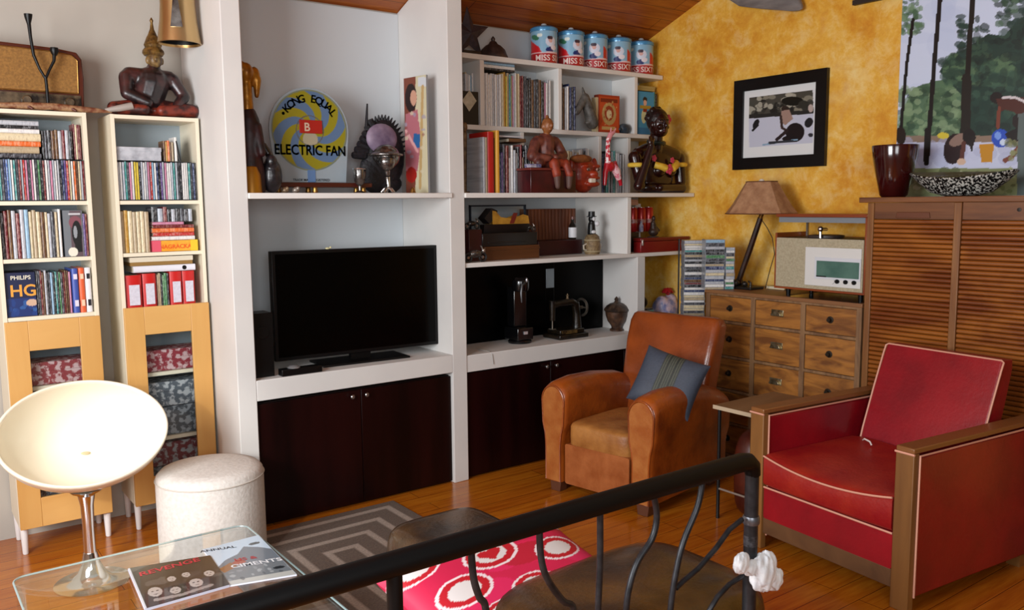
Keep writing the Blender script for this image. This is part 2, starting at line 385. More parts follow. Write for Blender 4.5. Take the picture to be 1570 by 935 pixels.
CN = {'white': 'e4e2de', 'pale grey': 'b9bcc2', 'silver': 'a4abb5', 'dark blue': '1c2a55', 'blue': '3a62a8', 'pale blue': '93b6cf', 'black': '101013', 'charcoal': '35353a',
      'red': 'b3201c', 'dark red': '6a1420', 'pink': 'c98aa4', 'cream': 'd9cba8', 'beige': 'b5a486', 'yellow': 'd8c04a', 'orange': 'd8662a', 'teal': '3f8f8c', 'brown': '5a3b28', 'purple': '5a4080', 'green': '3d7a4a', 'ochre': 'b8892e', 'maroon': '5e1018'}
FL = {'white': '8890a4', 'pale grey': '4e5668', 'silver': 'e8ecf4', 'dark blue': 'c8d4ee', 'blue': 'e0e8f6', 'pale blue': '44607c', 'black': 'c8c8cc', 'charcoal': 'b8bcc6', 'red': 'f0e4dc', 'dark red': 'd8b8a8', 'pink': '7a3050', 'cream': '7c5c40', 'beige': '6a5538', 'yellow': '6a5a18', 'orange': 'f4d8b8', 'teal': 'd8ece8', 'brown': 'b89868', 'purple': 'd0c4e4', 'green': 'c8dcc0', 'ochre': 'e8cc88', 'maroon': 'c89880'}
def row(cols, x0, x1, y, z, hs, ws, d, where, noun, cat, group, case=False, jit=.008):
    # cols: list of colour names, left to right, filling x0..x1
    w = np.array([random.uniform(*ws) for _ in cols]); w *= (x1-x0-.0006*len(cols))/w.sum(); x = x0
    for k, (c, q) in enumerate(zip(cols, w)):
        h = random.uniform(*hs); yy = y+random.uniform(0, jit)
        mb = (case_bm if case else book_bm)(x, yy, z+.0005, q, d, h)
        ms = [printmat(CN[c], FL[c], k % 5), mat('23252a', .25) if case else PAPER]
        one('disc_case' if case else 'book', ('%s %s %s, %s from the left' % (c, noun, where, ORD[k])) if len(cols) > 1 else '%s %s %s' % (c, noun, where), cat, mb, ms, group)
        x += q+.0006
def pick(s): return s.split(',')
def expand(s):
    k = {'w': 'white', 'g': 'pale grey', 's': 'silver', 'D': 'dark blue', 'B': 'blue', 'p': 'pale blue', 'k': 'black', 'c': 'charcoal', 'r': 'red', 'R': 'dark red', 'P': 'pink', 'e': 'cream', 'b': 'beige', 'y': 'yellow', 'o': 'orange', 't': 'teal', 'n': 'brown', 'u': 'purple', 'G': 'green', 'O': 'ochre', 'M': 'maroon'}
    return [k[c] for c in s]
a0, a1 = LB[0]+.02, LB[1]-.02; b0, b1 = RB[0]+.02, RB[1]-.02
row(expand('gtcDBpwtcRsrPcPwcGkRwgPswgkDurewonegR'), a0, a1, YC+.012, 1.672, (.188, .193), (.013, .015), .135, 'on the left bookcase', 'film case', 'disc case', 'film cases in the left bookcase', True)
row(expand('gwstcPwyykswgPrpwDkusPwwstsckwwwtcDk'), b0, b1, YC+.012, 1.672, (.188, .193), (.013, .015), .135, 'on the right bookcase', 'film case', 'disc case', 'film cases in the right bookcase', True)
# upper layer on top of the film cases
zt = 1.672+.195
for k, (c, w) in enumerate((('charcoal', .03), ('cream', .026), ('white', .022), ('ochre', .03), ('orange', .018), ('beige', .03))):
    pass
zz = zt
for k, (c, w) in enumerate((('charcoal', .022), ('beige', .03), ('orange', .024), ('cream', .034), ('white', .02), ('black', .014), ('pale grey', .022))):
    mb = book_bm(a0+.004, YC+.02, zz, w, .13, random.uniform(.175, .186), lay=True)
    one('book', '%s paperback piled flat on film cases, %s from the bottom' % (c, ORD[k]), 'book', mb, [printmat(CN[c], FL[c], k), PAPER], 'pile on the film cases'); zz += w+.0006
row(expand('kcknngRgk'), a0+.195, a0+.325, YC+.03, zt, (.125, .135), (.012, .018), .10, 'standing on the left film cases', 'small book', 'book', 'small books on the film cases', jit=.004)
row(expand('ReRM'), a0+.33, a1-.004, YC+.03, zt, (.155, .168), (.008, .014), .10, 'ending the top left compartment', 'taller book', 'book', 'small books on the film cases', jit=.004)
# right bookcase upper layer
one('cardboard_box', 'flat silver-grey box lying on the film cases of the right bookcase', 'box',
    MB().box(b0+.004, b0+.21, YC+.02, YC+.145, zt, zt+.062).box(b0+.002, b0+.212, YC+.018, YC+.147, zt+.045, zt+.066), mat('a9adb6', .3, .3, 'd4d8e0', 25), bev=.002)
row(expand('nOonb'), b0+.225, b0+.275, YC+.03, zt, (.085, .105), (.008, .013), .09, 'standing beside the flat silver box', 'small book', 'book', 'books beside the silver box', jit=.003)
one('book', 'white booklet leaning between brown and black books', 'book', book_bm(b0+.280, YC+.03, zt+.001, .012, .1, .12), [mat('dcdad6', .5), PAPER])
one('book', 'black book leaning at the right of the white booklet', 'book', book_bm(b0+.2975, YC+.03, zt+.003, .012, .1, .10, lean=-.16), [mat('18181b', .5), PAPER])
# middle rows
row(expand('kRngRgpebenegce'), a0, a0+.235, YC+.015, 1.408, (.205, .225), (.013, .02), .16, 'in the left bookcase, middle row', 'tall book', 'book', 'books in the middle row of the left bookcase')
row(expand('w'), a0+.238, a0+.250, YC+.012, 1.408, (.225, .226), (.013, .014), .16, 'in the middle row beside the picture box', 'thin book', 'book', None)
def ph1(p):
    p.rect(0, 0, 1, 1, '6e747a'); p.rect(.35, 0, .95, 1, '5a4a50'); p.ell(.62, .74, .33, .14, '7e4a54'); p.ell(.68, .5, .26, .28, '08080a'); p.ell(.6, .53, .1, .14, '8d9298'); p.rect(.55, .1, .9, .4, '08080a'); p.ell(.42, .1, .25, .1, 'e0dccc'); p.rect(.3, .9, .9, .94, 'c0c0c4')
t = thing('picture_box', 'grey box with a black ring-shaped picture, right end of the middle row', 'box', (a0+.305, YC+.02, 1.4075))
obj('box_body', MB().box(a0+.258, a1-.024, YC+.02, YC+.12, 1.4075, 1.628), mat('555a60', .5), t, bev=.001)
painted('cover_picture', lambda u, v: (a0+.258+u*(a1-.024-a0-.258), YC+.0192, 1.4085+v*.218), 50, 80, ph1, '6e747a', t, px=False)
row(expand('uR'), a1-.022, a1-.002, YC+.016, 1.408, (.20, .22), (.008, .011), .15, 'squeezed in right of the ring picture box', 'thin book', 'book', None)
# lower row left
def ph2(p):
    p.rect(0, 0, 1, 1, '0c1840'); p.rect(0, 0, 1, .42, '0f2a66'); p.blobs(14, .0, .05, 1, .35, .05, .12, ['14387c', '0a1c4c', '2a5a9a'], .8); p.ell(.85, .3, .2, .08, 'c8a890')
t = thing('video_box', 'large dark blue box with orange letters, left end of the lowest open shelf', 'box', (a0+.06, YC+.03, 1.1385))
obj('box_body', MB().box(a0, a0+.125, YC+.02, YC+.20, 1.1385, 1.345), mat('0b1434', .35), t, bev=.001)
painted('front_print', lambda u, v: (a0+.002+u*.121, YC+.0192, 1.141+v*.202), 40, 60, ph2, '0c1840', t, px=False)
obj('lettering', MB().text('HG', .075, lambda c: Vector((a0+.072+c.x, YC+.0185, 1.235+c.y))), mat('d89a3c', .4), t)
obj('lettering', MB().text('PHILIPS', .026, lambda c: Vector((a0+.065+c.x, YC+.0185, 1.312+c.y))), mat('d8d4c0', .4), t)
row(expand('kcRngkcpktkGcRnnP'), a0+.128, a0+.275, YC+.02, 1.139, (.195, .21), (.008, .012), .16, 'right of the dark blue box', 'book', 'book', 'books in the lowest open row of the left bookcase')
for k, (c, x_, w_, h_, l_) in enumerate((('3f55a4', .278, .028, .212, 'blue box file with pale label, near the right end of the lowest open shelf'), ('dd6238', .3075, .026, .214, 'orange-red box file between the blue and the white one'), ('e2e2e6', .335, .026, .214, 'white box file with black marks at the right end of the lowest open shelf'))):
    t = thing('box_file', l_, 'box file', (a0+x_+w_/2, YC+.02, 1.1385))
    obj('file_body', book_bm(a0+x_, YC+.016, 1.1385, w_, .18, h_), [mat(c, .4), PAPER], t)
    obj('spine_label', MB().box(a0+x_+.006, a0+x_+w_-.006, YC+.0085, YC+.0105, 1.17, 1.20).box(a0+x_+.006, a0+x_+w_-.006, YC+.0085, YC+.0105, 1.30, 1.325), mat(('d8d4e4', 'f0c8a8', '1c1c24')[k], .5), t)
# right bookcase middle row
row(expand('bOebeeb'), b0, b0+.135, YC+.02, 1.415, (.20, .212), (.015, .024), .17, 'in the right bookcase, middle row', 'tall book', 'book', 'pale books in the right bookcase', jit=.003)
zz = 1.415
t = thing('box_set', 'orange and yellow boxed volume with pink end at the bottom of the flat pile', 'box', (b0+.26, YC+.02, zz))
obj('box_body', MB().box(b0+.142, b0+.362, YC+.012, YC+.17, zz+.001, zz+.055), mat('e8921e', .45, 0, 'f0b03a', 18), t, bev=.001)
obj('pink_end', MB().box(b0+.141, b0+.182, YC+.010, YC+.171, zz+.0005, zz+.056), mat('d8566a', .45), t)
obj('yellow_end', MB().box(b0+.327, b0+.3635, YC+.010, YC+.171, zz+.0005, zz+.056), mat('e8c028', .45), t)
obj('lettering', MB().text('NAGRACKA', .029, lambda c: Vector((b0+.252+c.x, YC+.0105, zz+.015+c.y))), mat('e05a18', .45), t)
zz += .0565
for k, (c, w, x_, hh) in enumerate((('white', .020, .142, .21), ('red', .018, .15, .2), ('orange', .022, .145, .205), ('dark red', .016, .15, .2), ('pink', .014, .15, .15))):
    one('book', '%s book lying above the orange box, %s from the bottom' % (c, ORD[k]), 'book', book_bm(b0+x_, YC+.016, zz, w, .16, hh, lay=True), [printmat(CN[c], FL[c], k), PAPER], 'flat pile in the right bookcase'); zz += w+.0006
row(expand('ksRkgkcks'), b0+.15, b0+.35, YC+.03, zz, (.055, .075), (.012, .025), .1, 'standing on the flat pile of red books', 'small case', 'book', 'small cases on the flat pile', jit=.003)
# right bookcase lower row: four red binders, thin files, white binder and flat box across
def binder(x, w, h, label, c='c01c1a', g='red ring binders'):
    t = thing('ring_binder', label, 'binder', (x+w/2, YC+.02, 1.1405), group=g)
    obj('cover', book_bm(x, YC+.012, 1.1405, w, .2, h), [mat(c, .35), PAPER], t)
    obj('spine_label', MB().box(x+w*.18, x+w*.84, YC+.0035, YC+.0058, 1.155, 1.155+h*.62), mat('d6d4e0', .6, 0, 'c2c0cc', 60), t)
zr = 1.141
for k, (x, w, h) in enumerate(((.004, .075, .163), (.085, .062, .168), (.216, .058, .172), (.278, .060, .172))):
    binder(b0+x, w, h, ('widest red ring binder with grey label, left end of the binder row', 'red ring binder immediately left of the thin green file', 'red ring binder immediately right of the thin green file', 'red ring binder at the right end of the binder row')[k])
row(expand('RbbkGGk'), b0+.149, b0+.214, YC+.02, zr, (.155, .166), (.006, .012), .18, 'between the two pairs of red binders', 'thin file', 'file', 'thin files between the binders', jit=.002)
t = thing('ring_binder', 'white ring binder lying flat across the red binders', 'binder', (b0+.2, YC+.02, zr+.174))
obj('cover', book_bm(b0+.045, YC+.012, zr+.174, .032, .2, .30, lay=True), [mat('dcdde6', .4), PAPER], t)
obj('finger_hole', MB().lathe([(.008, 0), (.011, 0), (.011, .003), (.008, .003)], (b0+.29, YC+.013, zr+.19), 16, M=Matrix.Rotation(PI/2, 4, 'X')), BLACK, t)
t = thing('storage_box', 'shallow cream lidded box lying on the white binder', 'box', (b0+.19, YC+.02, zr+.207))
obj('box_base', MB().box(b0+.035, b0+.335, YC+.02, YC+.2, zr+.207, zr+.226), mat('8c6a34', .6), t)
obj('lid', MB().box(b0+.033, b0+.337, YC+.018, YC+.202, zr+.226, zr+.250), mat('d4cbb6', .6), t)
# contents behind the glass doors
def cupboard(x0, x1, side):
    k = 0
    for (z0, hh, c1, c2, nm, dz) in ((.801, .11, '8a2a34', 'c8a8a8', 'red and grey patterned box', 0), (.461, .15, '4a5158', '9aa2aa', 'grey patterned box', 0), (.461+.152, .13, '59616a', 'b4b8bc', 'pale grey patterned box', 1), (.161, .14, '3e444b', '8a929a', 'dark grey patterned box', 0), (.161+.142, .12, '6e2a30', '9a9ea2', 'dark red patterned box', 1)):
        mb = MB().box(x0+.03, x1-.03, YC+.05, YC+.2, z0+.001, z0+hh*.78).box(x0+.027, x1-.027, YC+.047, YC+.203, z0+hh*.6, z0+hh)
        one('storage_box', '%s %s behind the %s bookcase glass' % (nm, ('on a shelf', 'on another')[dz], ('left', 'right')[side]), 'box', mb,
            [mat(c1, .6, 0, c2, 38, lo=.48, hi=.56)], bev=.002); k += 1
cupboard(*LB, 0); cupboard(*RB, 1)
# ================================================================== ON TOP OF THE BOOKCASES
ZT = 2.0845
def cap(mb, p, q, r0, r1, mi=0, n=12):
    p = Vector(p); q = Vector(q); mb.tube([p, p.lerp(q, .5), q], [r0, (r0+r1)/2, r1], n, mi); mb.ell(p, r0, n, mi); mb.ell(q, r1, n, mi)
t = thing('vintage_radio', 'old wooden table radio with pale speaker cloth on the left bookcase', 'radio', (.66, 4.62, ZT))
prf = [(.40, ZT), (.862, ZT), (.870, 2.25), (.866, 2.345), (.845, 2.375), (.75, 2.388), (.40, 2.40)]
obj('case', MB().prism(prf, 4.60, 4.77), wood('3c160a', '5a2412', .25, 'x', 6, .4), t, bev=.006)
obj('speaker_cloth', MB().prism([(.41, 2.185), (.838, 2.185), (.842, 2.335), (.82, 2.358), (.74, 2.368), (.41, 2.378)], 4.596, 4.601), mat('94692e', .75, 0, '7a5422', 90, .1), t)
obj('trim', MB().tube([(.41, 4.596, 2.182), (.84, 4.596, 2.182)], .004).tube([(.41, 4.596, 2.379), (.74, 4.596, 2.370), (.822, 4.596, 2.359), (.845, 4.596, 2.335), (.84, 4.596, 2.182)], .003), BRASS, t)
obj('dial', MB().box(.41, .85, 4.595, 4.60, 2.105, 2.172), mat('1c1512', .2, 0, '6c5a44', 20, coat=.4), t)
for x in (.47, .62, .80):
    obj('knob', MB().lathe([(.022, 0), (.022, .012), (.017, .02)], (x, 4.595, 2.138), 18, M=Matrix.Rotation(PI/2, 4, 'X')), mat('6b5840', .35, 0, '3c2c1c', 30), t)
t = thing('forked_candle_holder', 'black Y-shaped forked stand in front of the old radio', 'candle holder', (.69, 4.55, ZT))
obj('stem', MB().lathe([(.03, 0), (.032, .006), (.012, .014), (.007, .03)], (.70, 4.55, ZT), 20).tube([(.70, 4.55, ZT+.02), (.70, 4.55, 2.19), (.698, 4.55, 2.245)], [.008, .007, .007]), BLACK, t)
obj('arm', MB().tube([(.698, 4.55, 2.235), (.675, 4.55, 2.28), (.655, 4.55, 2.34), (.648, 4.55, 2.42), (.645, 4.55, 2.495)], [.006, .006, .007, .007, .009]).lathe([(.008, 0), (.016, .03), (.018, .045)], (.645, 4.55, 2.475)), BLACK, t)
obj('arm', MB().tube([(.698, 4.55, 2.235), (.715, 4.55, 2.275), (.738, 4.55, 2.32), (.742, 4.55, 2.36)], [.006, .006, .007, .009]).lathe([(.010, 0), (.019, .02), (.017, .035)], (.742, 4.55, 2.345)), BLACK, t)
t = thing('carved_runner', 'long reddish carved wooden lizard along the front edge of the left bookcase', 'carving', (.75, 4.53, ZT))
obj('body', MB().tube([(.50, 4.53, ZT+.018), (.6, 4.525, ZT+.02), (.72, 4.53, ZT+.022), (.80, 4.525, ZT+.018), (.90, 4.53, ZT+.016), (.97, 4.53, ZT+.012)], [.012, .016, .018, .016, .012, .004], 12), mat('6e3a26', .5, 0, 'a88460', 40, .2), t)
for x in (.60, .78):
    obj('foot', MB().tube([(x, 4.525, ZT+.02), (x+.02, 4.512, ZT+.014), (x+.03, 4.508, ZT+.006)], [.008, .007, .006]), mat('5a2a1a', .5), t)
# reclining deity
t = thing('seated_deity_statue', 'dark red seated deity statue with a tall gold pointed crown on the right bookcase', 'statue', (1.16, 4.58, ZT))
DK = mat('2a1414', .42, 0, '5c2622', 30, .3, coat=.2)
mb = MB(); y = 4.60
cap(mb, (1.15, y, ZT+.07), (1.18, y, ZT+.17), .075, .085)      # torso
cap(mb, (1.08, y, ZT+.20), (1.26, y, ZT+.195), .045, .045)       # shoulders
cap(mb, (1.06, y-.01, ZT+.19), (1.05, y-.04, ZT+.11), .038, .03); cap(mb, (1.05, y-.04, ZT+.11), (1.14, y-.075, ZT+.065), .03, .024)
cap(mb, (1.28, y-.01, ZT+.19), (1.325, y-.03, ZT+.11), .036, .03); cap(mb, (1.325, y-.03, ZT+.11), (1.27, y-.06, ZT+.045), .03, .024)
cap(mb, (1.19, y, ZT+.22), (1.195, y-.01, ZT+.27), .032, .03)
obj('body', mb, mat('1a1214', .38, 0, '4c2624', 14, .3, coat=.3, lo=.45, hi=.7), t, remesh=.006)
mb = MB()
cap(mb, (1.13, y-.01, ZT+.045), (.985, y-.05, ZT+.036), .05, .032); cap(mb, (.985, y-.05, ZT+.036), (1.12, y-.085, ZT+.03), .03, .026)
cap(mb, (1.20, y-.01, ZT+.045), (1.36, y-.05, ZT+.04), .05, .034); cap(mb, (1.36, y-.05, ZT+.04), (1.20, y-.085, ZT+.03), .032, .028)
mb.ell((1.17, y, ZT+.03), (.20, .075, .03), 24)
obj('crossed_legs', mb, mat('2c0c0a', .45, 0, '7a2c1c', 16, .3, lo=.45, hi=.6), t, remesh=.006)
mb = MB().ell((1.195, y-.02, ZT+.285), (.036, .038, .045)); mb.ell((1.19, y-.056, ZT+.283), (.008, .010, .012)); mb.ell((1.232, y-.02, ZT+.28), (.007, .01, .018)).ell((1.158, y-.02, ZT+.28), (.007, .01, .018))
obj('head', mb, mat('4a3420', .4, 0, '8c7040', 30, .2), t, remesh=.004)
obj('crown', MB().lathe([(.044, 0), (.052, .012), (.050, .025), (.038, .04), (.043, .052), (.034, .075), (.028, .09), (.022, .10), (.010, .13), (.006, .16), (.009, .172), (.002, .186)], (1.193, y-.01, ZT+.305), 20), mat('8a6a34', .4, .5, '4c3618', 40, .4), t)
obj('sash', MB().tube([(.945, 4.54, ZT+.02), (1.0, 4.51, ZT+.03), (1.06, 4.508, ZT+.045)], [.01, .016, .018]), mat('9a9088', .6), t)
# hanging brass lamp
t = thing('hanging_brass_lamp', 'flared brass cylinder lamp hanging above the crowned statue', 'lamp', (1.28, 4.45, 2.43))
hy0 = 4.45; hx0 = P(274, 40, Y=4.45).x
zc = ceil_z(hy0)
obj('shade', MB().lathe([(.095, 2.445), (.098, 2.435), (.104, 2.437), (.100, 2.46), (.088, 2.54), (.082, 2.62), (.082, 2.70), (.05, 2.72), (.012, 2.725)], (hx0, hy0, 0), 32, caps=False), mat('a8824c', .28, .85, 'c8ac7c', 4, 0, (1, 1, .2)), t)
obj('inner_rim', MB().lathe([(.093, 2.447), (.088, 2.52), (.001, 2.53)], (hx0, hy0, 0), 32, caps=False), BLACK, t)
obj('silver_panel', MB().prism([(-.028, 2.50), (.028, 2.50), (.004, 2.69), (-.004, 2.69)], -.006, .004, M=Matrix.Translation((hx0-.035, hy0-.088, 0)) @ Matrix.Rotation(-.35, 4, 'Z')), mat('c4c0bc', .2, .9, '4a2418', 10), t)
obj('cord', MB().tube([(hx0, hy0, 2.72), (hx0, hy0, zc)], .004), BLACK, t)
# ================================================================== TELEVISION NICHE, upper shelf
ZS = 1.7035
t = thing('gilded_figure', 'tall figurine with golden head and dark red robe, left end of niche shelf', 'statue', (1.56, 4.3, ZS))
gx, gy = 1.552, 4.29
mb = MB(); mb.ell((gx+.0, gy, 2.30), (.035, .04, .05)); mb.ell((gx+.045, gy+.01, 2.285), (.03, .03, .05)); mb.ell((gx-.03, gy, 2.32), (.03, .03, .04)); cap(mb, (gx+.055, gy, 2.27), (gx+.05, gy, 2.19), .022, .012); cap(mb, (gx+.0, gy, 2.25), (gx, gy, 2.12), .024, .03)
obj('golden_head', mb, mat('b0781c', .35, .45, '7c4a0e', 18, .3), t, remesh=.006)
mb = MB().lathe([(.062, 0), (.07, .02), (.066, .12), (.055, .22), (.06, .30), (.05, .37), (.03, .42)], (gx+.004, gy, ZS), 20); cap(mb, (gx+.03, gy-.03, ZS+.33), (gx+.04, gy-.06, ZS+.2), .028, .022)
obj('robe', mb, mat('3a0c10', .5, 0, '14070a', 14, .4), t, remesh=.007)
mb = MB(); mb.ell((gx+.11, gy-.0, ZS+.09), (.055, .05, .09)); mb.ell((gx+.10, gy-.03, ZS+.16), (.03, .03, .035)); cap(mb, (gx+.12, gy, ZS+.16), (gx+.075, gy, ZS+.24), .02, .018)
obj('kneeling_attendant', mb, mat('0d0c0e', .3, 0, '2c2a30', 25, .4, coat=.3), t, remesh=.006)
obj('gold_hem', MB().lathe([(.0, 0), (.05, 0), (.045, .09), (.03, .13), (0, .14)], (gx-.012, gy-.045, ZS), 16), mat('b07818', .4, .4), t)
# fan sign
FX, FZ, FY = P(475, 200, Y=4.42).x, P(475, 200, Y=4.42).z, 4.42
FR = (P(535, 200, Y=FY).x-P(414, 200, Y=FY).x)/2
t = thing('fan_advertising_sign', 'round blue and yellow swirl sign for an electric fan on the niche shelf', 'sign', (FX, FY, ZS+.05))
obj('acrylic_backing', MB().prism([(FX+FR*1.0*math.cos(a), FZ+FR*1.0*math.sin(a)) for a in [PI*k/24 for k in range(-1, 26)]]+[(FX-FR*.86, ZS+.062), (FX+FR*.9, ZS+.062)], FY, FY+.012), mat('98a4ac', .25), t)
def fan(p):
    X = (p.x-.5)*2; Y = (p.y-.5)*2; r = np.hypot(X, Y); th = np.arctan2(Y, X)
    ph = (th-r*1.75)/(2*PI)*6
    p.put(np.mod(ph, 1) < .5, '8f861c'); p.put(r > .965, '767e64')
    p.put(np.abs(r-.36) < .013, '5c5a58'); p.put((r < .36) & (np.hypot(X, Y+.22) < .2), 'a8a088')
def fpos(u, v):     # disc parametrised through a square, flattened to the circle
    X = 2*u-1; Y = 2*v-1
    a, b = X*math.sqrt(1-Y*Y/2), Y*math.sqrt(1-X*X/2)
    return (FX+FR*.95*a, FY-.003, FZ+FR*.95*b)
def fanp(p):
    X = 2*p.x-1; Y = 2*p.y-1; a, b = X*np.sqrt(1-Y*Y/2), Y*np.sqrt(1-X*X/2); p.x = a/2+.5; p.y = b/2+.5; fan(p)
painted('disc_face', fpos, 150, 150, fanp, '587294', t, px=False, rough=.4)
obj('red_plaque', MB().box(FX-FR*.27, FX+FR*.30, FY-.010, FY-.003, FZ-FR*.07, FZ+FR*.24), mat('a82018', .4), t, bev=.001)
INK = mat('14161c', .5)
obj('lettering', MB().text('B', .062, lambda c: Vector((FX-.02+c.x, FY-.0112, FZ-.004+c.y))), mat('d0b8a0', .5), t)
obj('lettering', MB().text('ELECTRIC FAN', .063, lambda c: Vector((FX+.0+c.x*1.0, FY-.005, FZ-FR*.62+c.y*1.2+.01)), thick=.001), INK, t)
def arc(s, a_mid, step, r, size):
    mb = MB()
    for k, ch in enumerate(s):
        if ch == ' ': continue
        a = a_mid-(k-(len(s)-1)/2)*step
        mb.text(ch, size, lambda c, a=a: Vector((FX+r*math.cos(a)+c.x*math.sin(a)+c.y*math.cos(a), FY-.005, FZ+r*math.sin(a)-c.x*math.cos(a)+c.y*math.sin(a))), thick=.001)
    return mb
obj('lettering', arc('\u2022KONG EQUAL', PI*.5+.06, .2, FR*.66, .058), INK, t)
obj('neck', MB().box(FX-.022, FX+.022, FY-.004, FY, ZS+.062, FZ-FR*.93), mat('5f80ae', .5), t)
obj('lettering', MB().text('TRADE MARK REGISTERED', .018, lambda c: Vector((FX+c.x, FY-.0015, ZS+.068+c.y))), INK, t)
# tray / shelf board beneath
t = thing('wooden_display_tray', 'low dark red wooden tray under the round fan sign', 'tray', (FX+.06, 4.40, ZS))
obj('board', MB().box(FX-.20, FX+.335, 4.36, 4.50, ZS+.034, ZS+.058), wood('3a120c', '5a2016', .3, 'x', 8, .3), t, bev=.003)
for x in (FX-.17, FX+.0, FX+.29):
    obj('foot', MB().lathe([(.012, 0), (.016, .012), (.012, .026), (.015, .034)], (x, 4.38, ZS), 14), BRASS, t)
    obj('foot', MB().lathe([(.012, 0), (.016, .012), (.012, .026), (.015, .034)], (x, 4.47, ZS), 14), BRASS, t)
for k, (x, c, l) in enumerate(((FX-.19, 'c8b090', 'small pale shell nearest the kneeling dark attendant'), (FX-.13, 'b8b0a8', 'small silver trinket in front of the dark tray'))):
    one('trinket', l, 'trinket', MB().ell((x, 4.33-.0*k, ZS+.017), (.02, .016, .017), 16).ell((x+.008, 4.322, ZS+.026), (.01, .01, .01), 12), mat(c, .25, .4, '6c5a48', 30))
# headdress + silver mask
t = thing('feathered_headdress', 'black feathered headdress with purple lining behind the silver heads', 'headdress', (P(585, 290, Y=4.46).x, 4.46, ZS))
hc = P(588, 235, Y=4.47); mb = MB(); mb.ell((hc.x, hc.y, hc.z-.01), (.135, .05, .205), 24); mb.ell((hc.x-.06, hc.y, ZS+.12), (.10, .04, .12), 18); mb.ell((hc.x+.02, hc.y+.01, ZS+.06), (.10, .045, .0605), 18)
for k in range(24):
    a = PI*1.15*k/23-.1; ca, sa = math.cos(a), math.sin(a)
    mb.tube([(hc.x+.105*ca, hc.y, hc.z+.03+.15*sa), (hc.x+.145*ca, hc.y-.01, hc.z+.03+.185*sa+.005)], [.014, .003], 6)
p0 = P(560, 235, Y=4.45); p1 = P(563, 160, Y=4.45); cap(mb, p0, p1, .016, .005, 0, 8)
for k in range(7):
    q = P(541+4.2*k, 238-9*k, Y=4.45); mb.tube([q, q.lerp(hc, .35)], [.018, .03], 8)
obj('feathers', mb, mat('060608', .6, 0, '17131c', 60, .5), t)
lin = P(587, 210, Y=4.42)
obj('lining', MB().ell((lin.x-.010, lin.y-.005, lin.z-.01), (.098, .032, .085), 22), mat('5c4a64', .55, 0, '8e7c90', 9, .3), t)
SIL = mat('8e8a88', .22, .9, '4a4644', 22, .3)
t = thing('silver_helmet_sculpture', 'polished silver helmeted head on a clawed stand', 'sculpture', (P(592, 290, Y=4.30).x, 4.30, ZS))
h = P(592, 240, Y=4.30); mb = MB(); mb.ell(h, (.078, .075, .068)); mb.ell((h.x-.02, h.y-.045, h.z-.03), (.05, .045, .05)); mb.lathe([(.098, .002), (.10, .012), (.07, .02)], (h.x-.01, h.y-.01, h.z+.0), 24); cap(mb, (h.x-.01, h.y-.02, h.z-.05), (h.x-.005, h.y-.02, h.z-.10), .022, .014)
obj('head', mb, SIL, t, remesh=.004)
mb = MB(); cx_ = h.x-.005; mb.tube([(cx_, h.y-.02, ZS+.09), (cx_+.004, h.y-.02, ZS+.04), (cx_, h.y-.02, ZS+.02)], [.014, .01, .012])
for k in range(5):
    a = 2*PI*k/5; mb.tube([(cx_, h.y-.02, ZS+.03), (cx_+.022*math.cos(a), h.y-.02+.02*math.sin(a), ZS+.024), (cx_+.04*math.cos(a), h.y-.02+.035*math.sin(a), ZS+.006)], [.01, .008, .006])
obj('claw_foot', mb, mat('c0bcb8', .12, .95), t)
t = thing('silver_goblet', 'silver cup with a bright rim left of the helmeted head', 'cup', (P(551, 290, Y=4.33).x, 4.33, ZS))
gb = P(551, 262, Y=4.33)
obj('bowl', MB().lathe([(.028, .0), (.03, .006), (.008, .016), (.008, .04), (.024, .055), (.033, .085), (.036, .13), (.034, .135), (.03, .09)], (gb.x, gb.y, ZS), 24), SIL, t)
obj('rim', MB().tube([(gb.x+.036*math.cos(a), gb.y+.036*math.sin(a), ZS+.134) for a in [2*PI*k/24 for k in range(24)]], .004, 8, closed=True), mat('e0e0e4', .1, .95), t)
# poster board leaning on the niche side
def poster(p):
    p.rect(600, 100, 700, 300, 'b8b08c'); p.rect(0, 0, 637, 400, '7a4030'); p.poly([(637, 118), (660, 112), (660, 300), (637, 300)], 'c8c0a0'); p.ell(630, 150, 9, 22, '241414'); p.ell(634, 150, 5, 12, 'c89880')
    p.poly([(622, 175), (640, 168), (646, 215), (640, 262), (620, 262)], 'b06a74'); p.rect(634, 205, 644, 226, '2a5f96'); p.ell(631, 268, 8, 12, 'a02018'); p.line([(622, 200), (640, 232)], 4, 'd8a0a0'); p.rect(641, 118, 660, 132, 'c8ccd0'); p.line([(648, 132), (644, 288)], 4, 'b89a68'); p.blobs(14, 620, 170, 652, 280, 2, 4, ['d0c4a8', '8c5048', '9a94a8'], .7)
PA, PB = Vector((2.50, 4.17, 0)), Vector((2.632, 4.42, 0))
t = thing('poster_board', 'tall narrow pink and cream poster board leaning at the right end of the niche shelf', 'poster', (2.56, 4.3, ZS))
zt_ = P(645, 118, Y=4.3).z
p_l = P(621, 200, Y=4.42).x; p_r = P(655, 200, Y=4.22).x
dv = Vector((p_r-p_l, -.20, 0)); nn = Vector((dv.y, -dv.x, 0)).normalized()
L0 = Vector((p_l, 4.42, 0))
def pp(u, v, o=0): q = L0+dv*u-nn*o; return Vector((q.x, q.y, ZS+.002+v*(zt_-ZS)))
mb = MB(); mb.loft([[pp(0, 0), pp(1, 0), pp(1, 0, .012), pp(0, 0, .012)], [pp(0, 1), pp(1, 1), pp(1, 1, .012), pp(0, 1, .012)]])
obj('board', mb, mat('8e8e90', .5), t, smooth=False)
painted('printed_face', lambda u, v: pp(u, v, -.001), 50, 120, poster, 'b8b08c', t)
